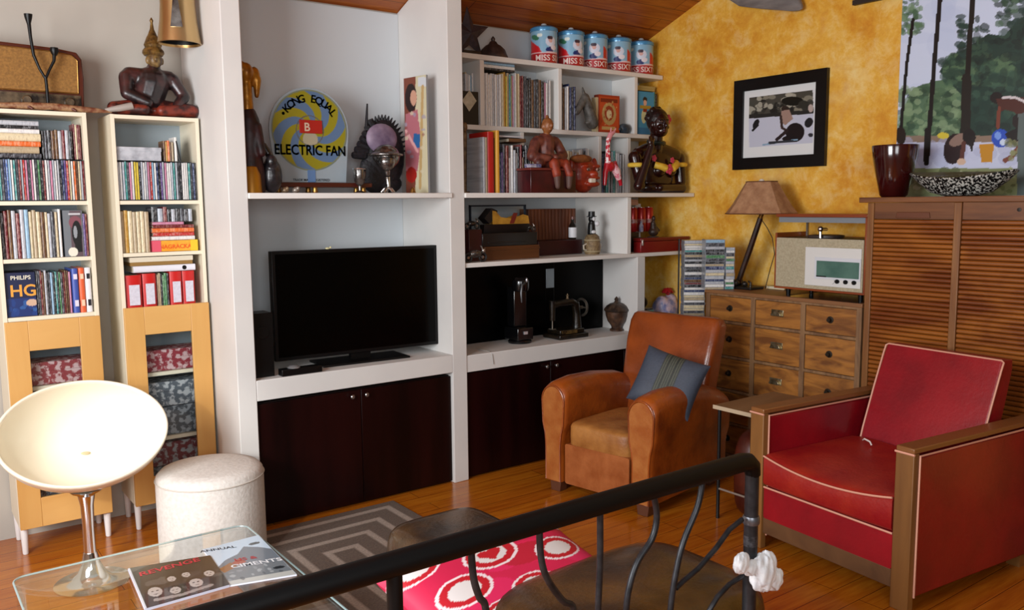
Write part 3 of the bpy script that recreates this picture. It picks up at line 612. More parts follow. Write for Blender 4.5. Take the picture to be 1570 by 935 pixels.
one('trinket', 'small gold bell at the foot of the leaning poster', 'trinket', MB().lathe([(.018, 0), (.014, .012), (.012, .024), (.004, .032)], (P(633, 290, Y=4.19).x, 4.19, ZS), 16), BRASS)
# ================================================================== TELEVISION
ZL = .7705
t = thing('television', 'large black flat-screen television in the white niche', 'television', (2.14, 4.32, ZL))
M = Matrix.Translation((2.152, 4.315, 0)) @ Matrix.Rotation(math.radians(-3), 4, 'Z')
obj('casing', MB().box(-.492, .492, 0, .05, .815, 1.402, M=M), BLACK, t, bev=.004)
obj('screen', MB().box(-.473, .473, -.002, .001, .835, 1.385, M=M), mat('010101', .22, spec=.12), t)
obj('neck', MB().box(-.06, .06, .012, .04, ZL+.012, .83, M=M), BLACK, t)
obj('foot', MB().box(-.26, .26, -.09, .13, ZL, ZL+.012, M=M), BLACK, t, bev=.004)
one('speaker', 'small black loudspeaker at the left of the television', 'speaker', MB().box(1.492, 1.60, 4.20, 4.32, ZL, 1.10).lathe([(.03, 0), (.035, .004)], (1.546, 4.20, 1.0), 16, M=Matrix.Rotation(PI/2, 4, 'X')), BLACK, bev=.004)
t = thing('media_player', 'flat black box on the ledge under the television, with a silver disc on it', 'media player', (1.78, 4.2, ZL))
obj('casing', MB().box(1.62, 1.84, 4.15, 4.205, ZL, ZL+.035), BLACK, t, bev=.003)
sd = P(452, 565, Y=4.165)
obj('silver_disc', MB().lathe([(.032, 0), (.034, .004), (.02, .012), (.003, .014)], (sd.x, 4.178, ZL+.0352), 24), mat('c8c8ca', .25, .7), t)
one('ornament', 'tiny pale ornament perched on the top edge of the television', 'ornament', MB().ell((P(503, 384, Y=4.33).x, 4.335, 1.407), (.014, .01, .006), 14).ell((P(507, 384, Y=4.33).x, 4.332, 1.412), .006, 10), mat('d8d0a0', .4))
# ================================================================== RIGHT UNIT
Z1, Z2, Z3, Z4, Z5 = 2.5535, 2.1255, 1.7035, 1.2965, .7525
YU = 4.46
# --- top: star, bell, tins
t = thing('star_sculpture', 'dark wooden five-pointed star at the left end of the top shelf', 'sculpture', (3.04, 4.5, Z1))
sc_ = Vector((3.06, 4.54, 2.69)); poly = []
for k in range(10):
    a = PI/2+.05+PI*k/5; r = .165 if k % 2 == 0 else .07; poly.append((r*math.cos(a), r*math.sin(a)))
mb = MB(); fr = [mb.b.verts.new(sc_+Vector((p[0], 0, p[1]))) for p in poly]; c0 = mb.b.verts.new(sc_+Vector((0, -.035, 0))); c1 = mb.b.verts.new(sc_+Vector((0, .035, 0)))
for k in range(10): mb.face([fr[k], fr[(k+1) % 10], c0]); mb.face([fr[(k+1) % 10], fr[k], c1])
obj('star', mb, mat('2a2228', .55, 0, '4a3c40', 14, .3), t, smooth=False)
obj('base', MB().box(sc_.x-.07, sc_.x+.07, 4.50, 4.58, Z1, Z1+.03), mat('1c1416', .5), t, bev=.004)
t = thing('temple_bell', 'small dark dome-shaped bell beside the wooden star', 'bell', (3.26, 4.5, Z1))
obj('bell', MB().lathe([(.095, 0), (.097, .01), (.088, .03), (.076, .06), (.05, .085), (.03, .095), (.022, .11), (.012, .115), (.014, .13), (.003, .145)], (3.262, 4.56, Z1), 26), mat('3c3230', .45, .4, '5e4c44', 20, .3), t)
obj('clapper_ring', MB().box(3.18, 3.345, 4.475, 4.481, Z1, Z1+.004), mat('6e5a40', .6), t)
def tinart(k):
    def f(p):
        x = p.x; y = p.y      # x: 0..1 round, y: 0..1 up
        p.rect(-1, 0, 2, .30, 'b01c24'); p.rect(-1, .30, 2, 1, '8ab8d4')
        for o in (0., .5, 1.):
            cx = o+(-.18 if k > 1 else -.08)
            sx0 = cx+(.42 if k > 1 else 0); p.poly([(sx0-.24, .30), (sx0-.05, .30), (sx0-.09, .50), (sx0-.24, .76)], 'c81e26'); p.ell(cx-.15, .80, .05, .10, '3c7a5c', .4); p.ell(cx-.08, .86, .035, .06, 'e4ece4')
            p.ell(cx+.06, .66, .07, .16, 'd8dcec'); p.ell(cx+.055, .70, .028, .07, 'd8a8a0'); p.ell(cx+.05, .78, .04, .06, '3c2a3c'); p.ell(cx+.045, .40, .05, .09, '1f2f6c'); p.ell(cx+.10, .48, .04, .08, 'e8e0e8')
        p.line([(0, .31), (1, .33)], .03, 'e8c8cc')
    return f
def tin(cx, k, label):
    y = 4.535; r = .088; h = .205; t = thing('storage_tin', label, 'tin', (cx, y, Z1), group='printed tins on the top shelf')
    obj('tin_body', MB().lathe([(r-.002, 0), (r-.002, h)], (cx, y, Z1), 40), mat('9aa0a8', .35, .6), t)
    def pos(u, v): a = -PI/2+(u-.5)*2*PI; return (cx+r*math.cos(a), y+r*math.sin(a), Z1+.001+v*(h-.002))
    painted('printed_wrap', pos, 150, 40, tinart(k), '8ab8d4', t, px=False, rough=.3, coat=.3)
    s = 'MISS SIXTY'; off = (.72, .72, -.04, -.04, -.04)[k]
    def tw(c): a = -PI/2-.64+off+c.x/r; return Vector((cx+(r+.0015)*math.cos(a), y+(r+.0015)*math.sin(a), Z1+.014+c.y))
    obj('lettering', MB().text(s, .052, tw, align='CENTER'), mat('e8d0c8', .4), t)
    obj('lid', MB().lathe([(r+.004, 0), (r+.005, .004), (r+.004, .022), (r*.9, .032), (r*.55, .036), (.03, .040)], (cx, y, Z1+h), 40), mat('4f96c8', .25, .2, coat=.4), t)
    obj('lid_knob', MB().lathe([(.012, 0), (.02, .010), (.016, .018), (.004, .022)], (cx, y, Z1+h+.038), 20), mat('c8d4dc', .25, .3), t)
for k, xx in enumerate((835, 877, 914, 951, 986)):
    tin(P(xx, 80, Y=4.46).x+.055, k, ('leftmost printed tin with red sail, nearest the dark bell', 'second printed tin with red sail, beside the leftmost one', 'middle one of the five printed tins, first without a red front', 'fourth printed tin on the top shelf, left of the last one', 'rightmost printed tin, touching the yellow wall corner')[k])
# --- row 2 (z2)
row(expand('g'), 2.98, 3.0, YU, Z2+.001, (.30, .31), (.015, .02), .18, 'standing behind the black card with the white diamond', 'tall book', 'book', None)
row(expand('bgwpw'), 3.0, 3.065, YU+.03, Z2+.001, (.30, .33), (.012, .02), .18, 'behind the white diamond card', 'tall book', 'book', 'books in the narrow compartment')
t = thing('diamond_card', 'black card with a white diamond in the narrow compartment next to the pillar', 'picture', (3.0, 4.45, Z2))
obj('card', MB().box(2.92, 3.062, 4.445, 4.452, Z2, Z2+.20), mat('0b0b0d', .4), t)
dc = P(719, 155, Y=4.444)
obj('diamond', MB().prism([(dc.x-.052, dc.z), (dc.x, dc.z-.062), (dc.x+.055, dc.z+.004), (dc.x+.004, dc.z+.066)], 4.441, 4.4445), mat('cfc8b4', .6, 0, 'aca48c', 20), t, smooth=False)
t = thing('carved_stick_figure', 'thin bronze-brown carved figure beside the pillar under the diamond card', 'figurine', (2.95, 4.41, Z3))
q = P(712, 180, Y=4.40); mb = MB(); cap(mb, (q.x-.005, 4.40, Z3+.012), (q.x, 4.40, Z3+.36), .012, .014); mb.ell((q.x, 4.40, Z3+.40), (.018, .018, .03)); mb.lathe([(.03, 0), (.03, .012)], (q.x-.005, 4.40, Z3)); obj('figure', mb, mat('8a6e4a', .5, .3, '4c3420', 30, .3), t)
row(expand('gwwwgwgw'), 3.115, 3.255, YU, Z2+.001, (.31, .325), (.014, .02), .20, 'in the pale block of the upper compartment', 'spine', 'book', 'pale books in the wide upper compartment', jit=.002)
row(expand('eOOybtbPgwbeRRcc'), 3.257, 3.455, YU, Z2+.001, (.315, .34), (.009, .02), .20, 'right of the pale block, upper compartment', 'book', 'book', 'coloured books in the wide upper compartment')
row(expand('kkncknk'), 3.457, 3.60, YU, Z2+.001, (.30, .325), (.016, .024), .20, 'in the dark block, upper compartment', 'book', 'book', 'dark books in the wide upper compartment', jit=.003)
row(expand('Pwgw'), 3.602, 3.66, YU, Z2+.001, (.29, .32), (.012, .017), .20, 'at the end of the upper compartment', 'book', 'book', 'white books at the end of the wide upper compartment')
for k, (w, c) in enumerate(((.012, 'black'), (.02, 'white'), (.014, 'pale blue'))):
    one('book', '%s book lying across the upright books, upper compartment' % c, 'book', book_bm(3.125, YU+.01, Z2+.345+sum((.012, .02, .014)[:k])+.001*k, w, .18, .24, lay=True), [printmat(CN[c], FL[c], k), PAPER])
row(expand('kngwDDkD'), 3.742, 3.875, YU, Z2+.001, (.27, .32), (.012, .024), .20, 'in the compartment with the red cigar box', 'book', 'book', 'books beside the horse head carving')
t = thing('horse_head_carving', 'grey-brown carved horse head leaning beside the red cigar box', 'carving', (3.9, 4.5, Z2))
def pq(x, y, Y=4.47): return P(x, y, Y=Y)
mb = MB(); cap(mb, pq(908, 188), pq(897, 150), .045, .032); cap(mb, pq(897, 150), pq(884, 172), .03, .022); cap(mb, pq(896, 148), pq(893, 134), .016, .006); mb.ell(pq(906, 186)+Vector((.0, 0, -.01)), (.055, .03, .02))
for v in mb.b.verts: v.co.z = max(v.co.z, Z2)
obj('carving', mb, mat('3c3834', .5, 0, '64605a', 24, .4), t, remesh=.006)
t = thing('cigar_box', 'red and gold decorated box standing in the upper compartment', 'box', (P(932, 170, Y=4.5).x, 4.5, Z2))
def cg(p):
    p.rect(0, 0, 1, 1, 'a8361c'); p.rect(.06, .06, .94, .94, 'c24a22'); p.ell(.5, .5, .34, .30, 'b89860'); p.ell(.5, .52, .22, .2, '9a3a20'); p.ell(.5, .5, .12, .12, 'd8c89c'); p.rect(.1, .8, .9, .9, '7a2414'); p.rect(.15, .08, .85, .16, 'c8a468'); p.blobs(20, .1, .1, .9, .9, .02, .05, ['d8b070', '8a2a18'], .6)
x0_, x1_ = P(918, 170, Y=4.47).x, P(950, 170, Y=4.47).x; zb0, zb1 = Z2+.001, P(935, 146, Y=4.47).z
obj('box_body', MB().box(x0_, x1_, 4.472, 4.52, zb0, zb1), mat('7a2a16', .5), t, bev=.002)
obj('pale_edge', MB().box(x0_-.02, x0_-.0005, 4.475, 4.52, zb0, zb1-.02), mat('c8b48c', .6), t)
painted('lid_print', lambda u, v: (x0_+u*(x1_-x0_), 4.4712, zb0+v*(zb1-zb0)), 50, 60, cg, 'a8361c', t, px=False)
t = thing('stone_turtle', 'dark blue-grey rounded stone turtle right of the cigar box', 'ornament', (P(957, 190, Y=4.48).x, 4.48, Z2))
q = P(957, 185, Y=4.49)
obj('shell', MB().ell((q.x, 4.49, Z2+.035), (.055, .04, .038), 20), mat('23303c', .4, 0, '44505a', 25, .3), t)
obj('head', MB().ell((q.x-.055, 4.475, Z2+.03), (.018, .014, .014), 12), mat('23303c', .4), t)
# right compartment: blue book with picture
def bk(p):
    p.rect(0, 0, 1, 1, '3d8fb8'); p.rect(0, 0, 1, .16, '2a70a0'); p.ell(.42, .82, .14, .06, '1c1c20'); p.ell(.42, .74, .11, .07, 'd8a890'); p.rect(.08, .60, .80, .68, 'a88a30'); p.ell(.35, .42, .16, .16, 'c8cca0'); p.ell(.65, .35, .10, .12, 'd8d0c0'); p.rect(.3, .52, .56, .6, '8a2418')
x0_, x1_ = P(979, 160, Y=4.46).x, P(1003, 160, Y=4.46).x
t = thing('picture_book', 'bright blue picture book facing outward beside the yellow wall', 'book', ((x0_+x1_)/2, 4.46, Z2))
obj('cover', MB().box(x0_, x1_, 4.462, 4.480, Z2+.001, Z2+.305), [mat('2f7da8', .4)], t, bev=.001)
painted('front_picture', lambda u, v: (x0_+.001+u*(x1_-x0_-.002), 4.4612, Z2+.002+v*.302), 40, 80, bk, '3d8fb8', t, px=False)
row(expand('tk'), x1_+.004, x1_+.05, 4.47, Z2+.001, (.29, .31), (.018, .024), .18, 'between the blue picture book and the yellow wall', 'book', 'book', None)
one('cardboard_box', 'flat straw-coloured box lying above the blue picture book', 'box', MB().box(4.45, 4.66, 4.49, 4.62, Z2+.315, Z2+.345).box(4.448, 4.662, 4.488, 4.622, Z2+.332, Z2+.35), mat('b09a5c', .6), bev=.002)
# --- row 3 (z3): books left
YB3 = 4.46
for x, z in (): pass
row(expand('gb'), 2.965, 3.0, YB3-.2, Z3+.001, (.33, .34), (.012, .018), .2, 'beside the pillar, left of the red book', 'book', 'book', None)
one('book', 'thick bright red book, second group from the pillar', 'book', book_bm(3.0, 4.26, Z3+.001, .045, .2, .365), [mat('b8201c', .4), PAPER])
one('book', 'dark red narrow book between the thick red and the yellow book', 'book', book_bm(3.047, 4.27, Z3+.001, .012, .2, .33), [mat('3a0e10', .4), PAPER])
one('book', 'golden yellow narrow book right of the thick red one', 'book', book_bm(3.061, 4.26, Z3+.001, .026, .2, .375), [mat('dba33a', .45), PAPER])
row(expand('kDucMwwgwkRnkkknb'), 3.09, 3.38, 4.28, Z3+.001, (.21, .30), (.012, .024), .19, 'between golden yellow book and seated figure', 'book', 'book', 'books on the deep shelf beside the seated figure', jit=.01)
one('book', 'brown book lying on the upright books left of the seated figure', 'book', book_bm(3.19, 4.30, Z3+.315, .022, .15, .13, lay=True), [mat('6a4a30', .5), PAPER])
one('book', 'white booklet lying on the upright books left of the seated figure', 'book', book_bm(3.10, 4.30, Z3+.342, .01, .15, .2, lay=True), [mat('c8c8cc', .5), PAPER])
row(expand('keckwk'), 3.425, 3.55, YB3, Z3+.001, (.27, .30), (.014, .022), .18, 'behind the left shoulder of the seated figure', 'book', 'book', 'books behind the seated figure')
row(expand('ebggbwgkgw'), 3.80, 3.995, YB3, Z3+.001, (.26, .31), (.012, .022), .18, 'behind the red demon mask', 'book', 'book', 'books behind the demon mask')
row(expand('kDktgkgt'), 4.10, 4.245, YB3, Z3+.001, (.27, .30), (.012, .022), .18, 'behind the pink giraffe', 'book', 'book', 'books behind the giraffe')
row(expand('wggkw'), 4.25, 4.34, YB3, Z3+.001, (.27, .30), (.012, .022), .18, 'between the giraffe and the bust', 'book', 'book', 'books between giraffe and bust')
# lacquer chest, seated figure
yl = 4.20
bx0, bx1 = P(803, 270, Y=4.14).x+.05, P(882, 270, Y=4.14).x
t = thing('lacquered_box', 'dark red lacquered box under the seated wooden figure', 'box', ((bx0+bx1)/2, yl, Z3))
obj('box_body', MB().box(bx0, bx1, 4.135, 4.272, Z3, Z3+.135), mat('4a0a0e', .3, 0, '2a0508', 9, coat=.3), t, bev=.003)
obj('lid', MB().box(bx0-.004, bx1+.004, 4.132, 4.275, Z3+.137, Z3+.152), mat('6a2a24', .4), t, bev=.003)
one('white_box', 'small white box with blue pattern under the left arm of the seated figure', 'box', MB().box(bx0+.002, bx0+.085, 4.137, 4.20, Z3+.1535, Z3+.175), mat('c4c0cc', .5, 0, '3c3c78', 40), bev=.002)
sx = P(838, 250, Y=4.21).x; WDK = mat('4a2220', .5, 0, '7a4030', 24, .3); sy = 4.215; zb = Z3+.1535
t = thing('seated_wooden_figure', 'carved wooden seated figure with bare head on the dark red box', 'statue', (sx, sy, zb))
mb = MB()
cap(mb, (sx, sy+.01, zb+.04), (sx, sy+.01, zb+.16), .055, .062); cap(mb, (sx-.07, sy, zb+.165), (sx+.07, sy, zb+.165), .036, .036)
cap(mb, (sx-.085, sy, zb+.155), (sx-.13, sy-.02, zb+.07), .034, .032); cap(mb, (sx-.13, sy-.02, zb+.07), (sx-.03, sy-.06, zb+.06), .03, .022)
cap(mb, (sx+.085, sy, zb+.155), (sx+.125, sy-.02, zb+.08), .034, .03); cap(mb, (sx+.125, sy-.02, zb+.08), (sx+.03, sy-.06, zb+.065), .03, .022)
cap(mb, (sx-.03, sy-.0, zb+.035), (sx-.10, sy-.05, zb+.03), .036, .03); cap(mb, (sx+.03, sy, zb+.035), (sx+.11, sy-.05, zb+.03), .038, .034)
obj('body', mb, WDK, t, remesh=.006)
mb = MB(); mb.ell((sx, sy-.015, zb+.262), (.036, .04, .05)); mb.ell((sx, sy-.055, zb+.26), (.007, .01, .013)); mb.ell((sx, sy-.012, zb+.315), (.010, .010, .014)); cap(mb, (sx, sy, zb+.19), (sx, sy-.01, zb+.23), .022, .02)
for s in (-1, 1): mb.ell((sx+s*.037, sy-.012, zb+.255), (.006, .01, .018)); mb.ell((sx+s*.014, sy-.05, zb+.272), (.008, .005, .004))
mb.ell((sx, sy-.05, zb+.236), (.012, .007, .004))
obj('head', mb, mat('7a4626', .42, 0, '9c6234', 26, .2), t, remesh=.0035)
mb = MB(); cap(mb, (sx+.01, sy-.065, zb+.03), (sx+.015, sy-.085, zb-.04), .034, .03); cap(mb, (sx+.10, sy-.07, zb+.03), (sx+.115, sy-.09, zb-.04), .028, .026); cap(mb, (sx+.01, sy-.06, zb+.03), (sx+.10, sy-.06, zb+.03), .03, .028)
obj('orange_drape', mb, mat('9c3a1c', .55, 0, '6e2418', 22, .3), t, remesh=.006)
for l0, l1 in ((.015, .018), (.115, .11)):
    mb = MB(); cap(mb, (sx+l0, sy-.088, zb-.05), (sx+l1, sy-.092, zb-.115), .024, .017); obj('leg', mb, mat('5a4038', .6), t, remesh=.006)
# demon mask
mx_ = P(897, 262, Y=4.22).x; mz = Z3+.105; my = 4.24
t = thing('demon_mask', 'orange-red carved demon head with open white-toothed mouth', 'mask', (mx_, my, Z3))
def msc(mb):
    for v in mb.b.verts: v.co = Vector((mx_+(v.co.x-mx_)*1.22, my+(v.co.y-my)*1.1, Z3+(v.co.z-Z3)*1.15))
    return mb
mb = MB(); mb.ell((mx_, my, mz), (.082, .06, .105)); mb.ell((mx_+.03, my-.05, mz+.0), (.028, .035, .022)); mb.ell((mx_+.025, my-.05, mz-.055), (.05, .03, .018)); mb.ell((mx_+.03, my-.045, mz-.02), (.052, .03, .014))
for s in (-1, 1): mb.ell((mx_+.02+s*.036, my-.045, mz+.045), (.03, .018, .012)); mb.ell((mx_+s*.08, my, mz+.05), (.018, .02, .045))
msc(mb); obj('head', mb, mat('a83416', .4, 0, '7c2410', 20, .3, coat=.2), t, remesh=.0045)
mb = MB()
for s in (-1, 1): mb.ell((mx_+.022+s*.033, my-.062, mz+.026), (.012, .008, .010), 12)
msc(mb); obj('eyes', mb, mat('c89a88', .3, 0, '1a0c08', 60), t)
obj('teeth', msc(MB().box(mx_-.008, mx_+.028, my-.080, my-.055, mz-.048, mz-.024)), mat('ddd4c4', .4), t, bev=.004)
obj('hair_ridge', msc(MB().ell((mx_-.03, my-.02, mz+.085), (.07, .05, .025), 16)), mat('6e3a18', .6, 0, '8c5424', 30, .4), t)
# giraffe
t = thing('toy_giraffe', 'pink and red spotted toy giraffe in front of the books', 'figurine', (P(940, 290, Y=4.2).x, 4.2, Z3))
gp = lambda x, y: P(x, y, Y=4.22)
HR = mat('b81428', .3, coat=.4); HP = mat('e0788c', .35, 0, 'f0c8cc', 40, lo=.45, hi=.5)
mb = MB(); mb.tube([gp(927, 284), gp(928, 265), gp(932, 252)], [.013, .018, .026]).tube([gp(952, 284), gp(948, 265), gp(940, 250)], [.012, .016, .026]); mb.ell(gp(935, 255), (.04, .03, .035), 16)
for v in mb.b.verts: v.co.z = max(v.co.z, Z3+.001)
obj('body', mb, HR, t)
obj('rump', MB().tube([gp(939, 252), gp(945, 262), gp(949, 275)], [.024, .03, .018]), HP, t)
obj('neck', MB().tube([gp(932, 254), gp(932, 240), gp(932, 222), gp(933, 212)], [.024, .017, .015, .016]), mat('c81c34', .3, 0, 'f4e4e4', 45, lo=.48, hi=.52), t)
obj('head', MB().tube([gp(933, 214), gp(936, 206), gp(942, 202)], [.017, .018, .010]).tube([gp(936, 206), gp(937, 196)], [.006, .004]).tube([gp(940, 205), gp(944, 197)], [.006, .004]), mat('d89098', .4), t)
# bust
by = 4.205
def bp(x, y, Y=4.205): return P(x, y, Y=Y)
SK = mat('1c0705', .24, 0, '2c0d09', 8, coat=.3, spec=.4)
t = thing('woman_bust', 'glossy dark brown bust of a woman resting her chin on her hand', 'statue', (bp(1005, 290).x, by, Z3))
s_ = bp(1000, 200).x-bp(999, 200).x     # metres per pixel
cb_ = Vector((bp(1008, 240).x, by, 0)); mb = MB()
def z_(y): return bp(1005, y).z
K = s_
cap(mb, (bp(1005, 228).x, by+.012, z_(226)), (bp(980, 238).x, by+.01, z_(238)), .050, .050, n=20)
cap(mb, (bp(1005, 228).x, by+.012, z_(226)), (bp(1034, 238).x, by+.01, z_(238)), .050, .055, n=20)
mb.ell((bp(1008, 250).x, by+.015, (z_(228)+Z3)/2), (.150, .062, (z_(226)-Z3)/2), 30, e=.72); mb.ell((bp(1008, 250).x, by+.01, Z3+.035), (.165, .075, .036), 26, e=.7)
cap(mb, (bp(1005, 224).x, by, z_(228)), (bp(1006, 200).x, by-.005, z_(202)), .047, .043, n=18)
for s in (-1, 1): mb.ell((bp(1012, 250).x+s*.052, by-.045, z_(262)), (.050, .040, .042), 20)
cap(mb, (bp(1040, 244).x, by, z_(242)), (bp(1040, 280).x, by-.02, z_(278)), .047, .038, n=18); cap(mb, (bp(1040, 282).x, by-.03, Z3+.034), (bp(1000, 284).x, by-.075, Z3+.034), .036, .028, n=16)
cap(mb, (bp(973, 242).x, by, z_(242)), (bp(976, 280).x, by-.04, Z3+.045), .044, .032, n=18); cap(mb, (bp(978, 282, 4.15).x, by-.06, Z3+.045), (bp(998, 226, 4.12).x, by-.088, z_(226)), .034, .022, n=16)
hb = Vector((bp(999, 218, 4.11).x, by-.090, z_(221)))
mb.ell(hb, (.024, .016, .026), 14)
for k in range(4): cap(mb, (hb.x-.016+.011*k, hb.y-.004, hb.z+.01), (hb.x-.012+.012*k, hb.y+.004+.002*k, hb.z+.045-.005*abs(k-1)), .0075, .006, n=8)
cap(mb, (hb.x+.014, hb.y, hb.z), (hb.x+.034, hb.y+.004, hb.z+.028), .0085, .0065, n=8)
for v in mb.b.verts: v.co.z = max(v.co.z, Z3)
obj('body', mb, SK, t, remesh=.005)
hz = Vector((bp(1005, 190).x, by-.030, z_(191))); 
def hsc(mb):
    for v in mb.b.verts: v.co = hz+(v.co-hz)*1.18
    return mb
HM = []; mb = MB(); mb.ell(hz, (.054, .062, .078), 24); mb.ell(hz+Vector((-.004, -.03, -.038)), (.036, .034, .036), 18)
mb.ell(hz+Vector((-.012, -.068, -.012)), (.010, .013, .016), 12); mb.ell(hz+Vector((-.012, -.062, .004)), (.006, .008, .02), 12)
for s in (-1, 1): mb.ell(hz+Vector((-.010+s*.024, -.052, .022)), (.018, .010, .006), 12); mb.ell(hz+Vector((s*.056, 0, -.005)), (.008, .014, .02), 12); mb.ell(hz+Vector((-.008+s*.026, -.045, -.02)), (.018, .014, .014), 12)
hsc(mb); obj('head', mb, SK, t, remesh=.0035)
mb = MB()
for s in (-1, 1): mb.ell(hz+Vector((-.010+s*.024, -.056, .010)), (.011, .006, .006), 12)
hsc(mb); obj('eyes', mb, mat('5a4440', .2, coat=.5), t)
obj('lips', hsc(MB().ell(hz+Vector((-.012, -.062, -.036)), (.015, .009, .005), 14).ell(hz+Vector((-.012, -.060, -.045)), (.013, .009, .006), 14)), mat('4a1414', .25, coat=.4), t)
mb = MB(); mb.ell(hz+Vector((.004, .015, .022)), (.064, .066, .072), 22)
for k in range(46):
    a = NR.uniform(0, 2*PI); e = NR.uniform(.15, 1.4); mb.ell(hz+Vector((.004+.062*math.cos(a)*math.cos(e), .018+.062*abs(math.sin(a))*math.cos(e), .022+.072*math.sin(e))), .014, 8)
hsc(mb); obj('hair', mb, mat('0b0505', .4, 0, '241010', 50, .5), t, remesh=.005)
def flower(c, r, m, n=5):
    mb = MB()
    for k in range(n):
        a = 2*PI*k/n; mb.ell(Vector(c)+Vector((r*.62*math.cos(a), -.003, r*.62*math.sin(a))), (r*.5, r*.22, r*.5), 12)
    mb.ell(Vector(c)+Vector((0, -.008, 0)), (r*.3, r*.25, r*.3), 10); return mb
PK = mat('c83c58', .45); YL = mat('d8a828', .45, 0, 'e8c850', 20)
obj('hair_flower', flower(hz+Vector((.070, -.016, .034)), .032, PK), PK, t)
obj('necklace', MB().tube([(bp(1006, 205).x+.056*math.cos(a), by-.002+.052*math.sin(a), z_(218)+.010*math.sin(a)) for a in [2*PI*k/20 for k in range(20)]], .014, 8, closed=True), mat('0c1414', .3, 0, '203028', 50), t)
cl = z_(256); cb_.x = bp(1012, 250).x; mb = MB()
mb.tube([(cb_.x-.10, by-.045, cl+.012), (cb_.x-.07, by-.075, cl-.0), (cb_.x-.04, by-.080, cl-.010), (cb_.x, by-.066, cl-.016), (cb_.x+.04, by-.080, cl-.010), (cb_.x+.085, by-.066, cl+.008), (cb_.x+.12, by-.035, cl+.03)], [.024, .024, .028, .02, .028, .026, .024], 12)
obj('yellow_neckline', mb, YL, t)
obj('armband', MB().tube([(bp(1039, 250).x+.050*math.cos(a), by-.006+.050*math.sin(a), z_(252)) for a in [2*PI*k/20 for k in range(20)]], .016, 8, closed=True), YL, t)
obj('armband', MB().tube([(bp(974, 250).x+.046*math.cos(a), by-.010+.046*math.sin(a), z_(254)) for a in [2*PI*k/20 for k in range(20)]], .016, 8, closed=True), YL, t)
for (dx, dz, r) in ((-.008, -.018, .034), (.05, .045, .020), (-.125, .055, .022)):
    c_ = Vector((cb_.x+dx, by-.092 if abs(dx) < .02 else by-.066 if dx > 0 else by-.062, cl+dz)); obj('flower', flower(c_, r, PK), PK, t)
# --- row 4 (z4)
def r4(x, y, Y=4.3): return P(x, y, Y=Y)
t = thing('glass_display_frame', 'thin dark-framed clear glass panel behind the model vehicles', 'frame', (r4(762, 395).x, 4.45, Z4))
xa, xb = P(720, 330, Y=4.45).x, P(806, 330, Y=4.45).x; za, zb_ = Z4+.001, P(765, 314, Y=4.45).z
obj('frame', MB().box(xa, xa+.01, 4.445, 4.46, za, zb_).box(xb-.01, xb, 4.445, 4.46, za, zb_).box(xa, xb, 4.445, 4.46, zb_-.01, zb_).box(xa, xb, 4.445, 4.46, za, za+.01), mat('1c2836', .4), t, smooth=False)
obj('pane', MB().box(xa+.01, xb-.01, 4.451, 4.454, za+.01, zb_-.01), GLASS, t, smooth=False)
# model: wooden box stack + ochre carriage
c0, c1 = r4(735, 380).x, r4(818, 380).x
one('wooden_box', 'flat brown wooden box at the bottom of the model pile', 'box', MB().box(c0, c1, 4.24, 4.42, Z4, Z4+.085).box(c0-.004, c1+.004, 4.236, 4.424, Z4+.06, Z4+.07), wood('45240e', '5e3618', .4, 'x', 9), bev=.003)
one('black_box', 'black glossy box in the middle of the model pile', 'box', MB().box(c0-.01, c1-.01, 4.25, 4.40, Z4+.0855, Z4+.165).box(c0+.03, c1-.1, 4.246, 4.25, Z4+.105, Z4+.112), mat('0a080a', .25, coat=.4), bev=.004)
t = thing('model_ship', 'ochre and black wooden model boat on top of the model pile', 'model', (r4(770, 345).x, 4.32, Z4+.166))
zz0 = Z4+.166; m0, m1 = r4(742, 350).x, r4(812, 350).x; mid = (m0+m1)/2
obj('hull', MB().loft([[Vector((x, 4.32+y*w, zz0+z)) for (y, z) in ((-.05, .05), (-.03, .0), (.03, 0), (.05, .05))] for x, w in ((m0, .5), (m0+.04, 1), (mid, 1), (m1-.04, 1), (m1, .4))]), mat('17100e', .4), t)
mb = MB().prism([(m0+.05, zz0+.052), (m0+.05, zz0+.135), (m0+.075, zz0+.13), (m0+.11, zz0+.095), (mid+.02, zz0+.085), (m1-.07, zz0+.11), (m1-.03, zz0+.10), (m1-.02, zz0+.052)], 4.275, 4.28)
mb.prism([(m0+.05, zz0+.052), (m0+.05, zz0+.135), (m0+.11, zz0+.095), (mid+.02, zz0+.085), (m1-.07, zz0+.11), (m1-.02, zz0+.052)], 4.35, 4.355)
obj('ochre_side', mb, mat('b8862c', .5, 0, '8a5c18', 16), t, smooth=False)
obj('roof', MB().prism([(m0-.01, zz0+.09), (m0+.05, zz0+.150), (m0+.09, zz0+.135), (m0+.08, zz0+.10), (m0+.03, zz0+.055)], 4.28, 4.35), mat('121013', .4), t, smooth=False)
obj('red_cross_brace', MB().prism([(mid+.0, zz0+.055), (mid+.03, zz0+.055), (mid+.06, zz0+.12), (mid+.03, zz0+.12)], 4.270, 4.275), mat('6a1c12', .5), t, smooth=False)
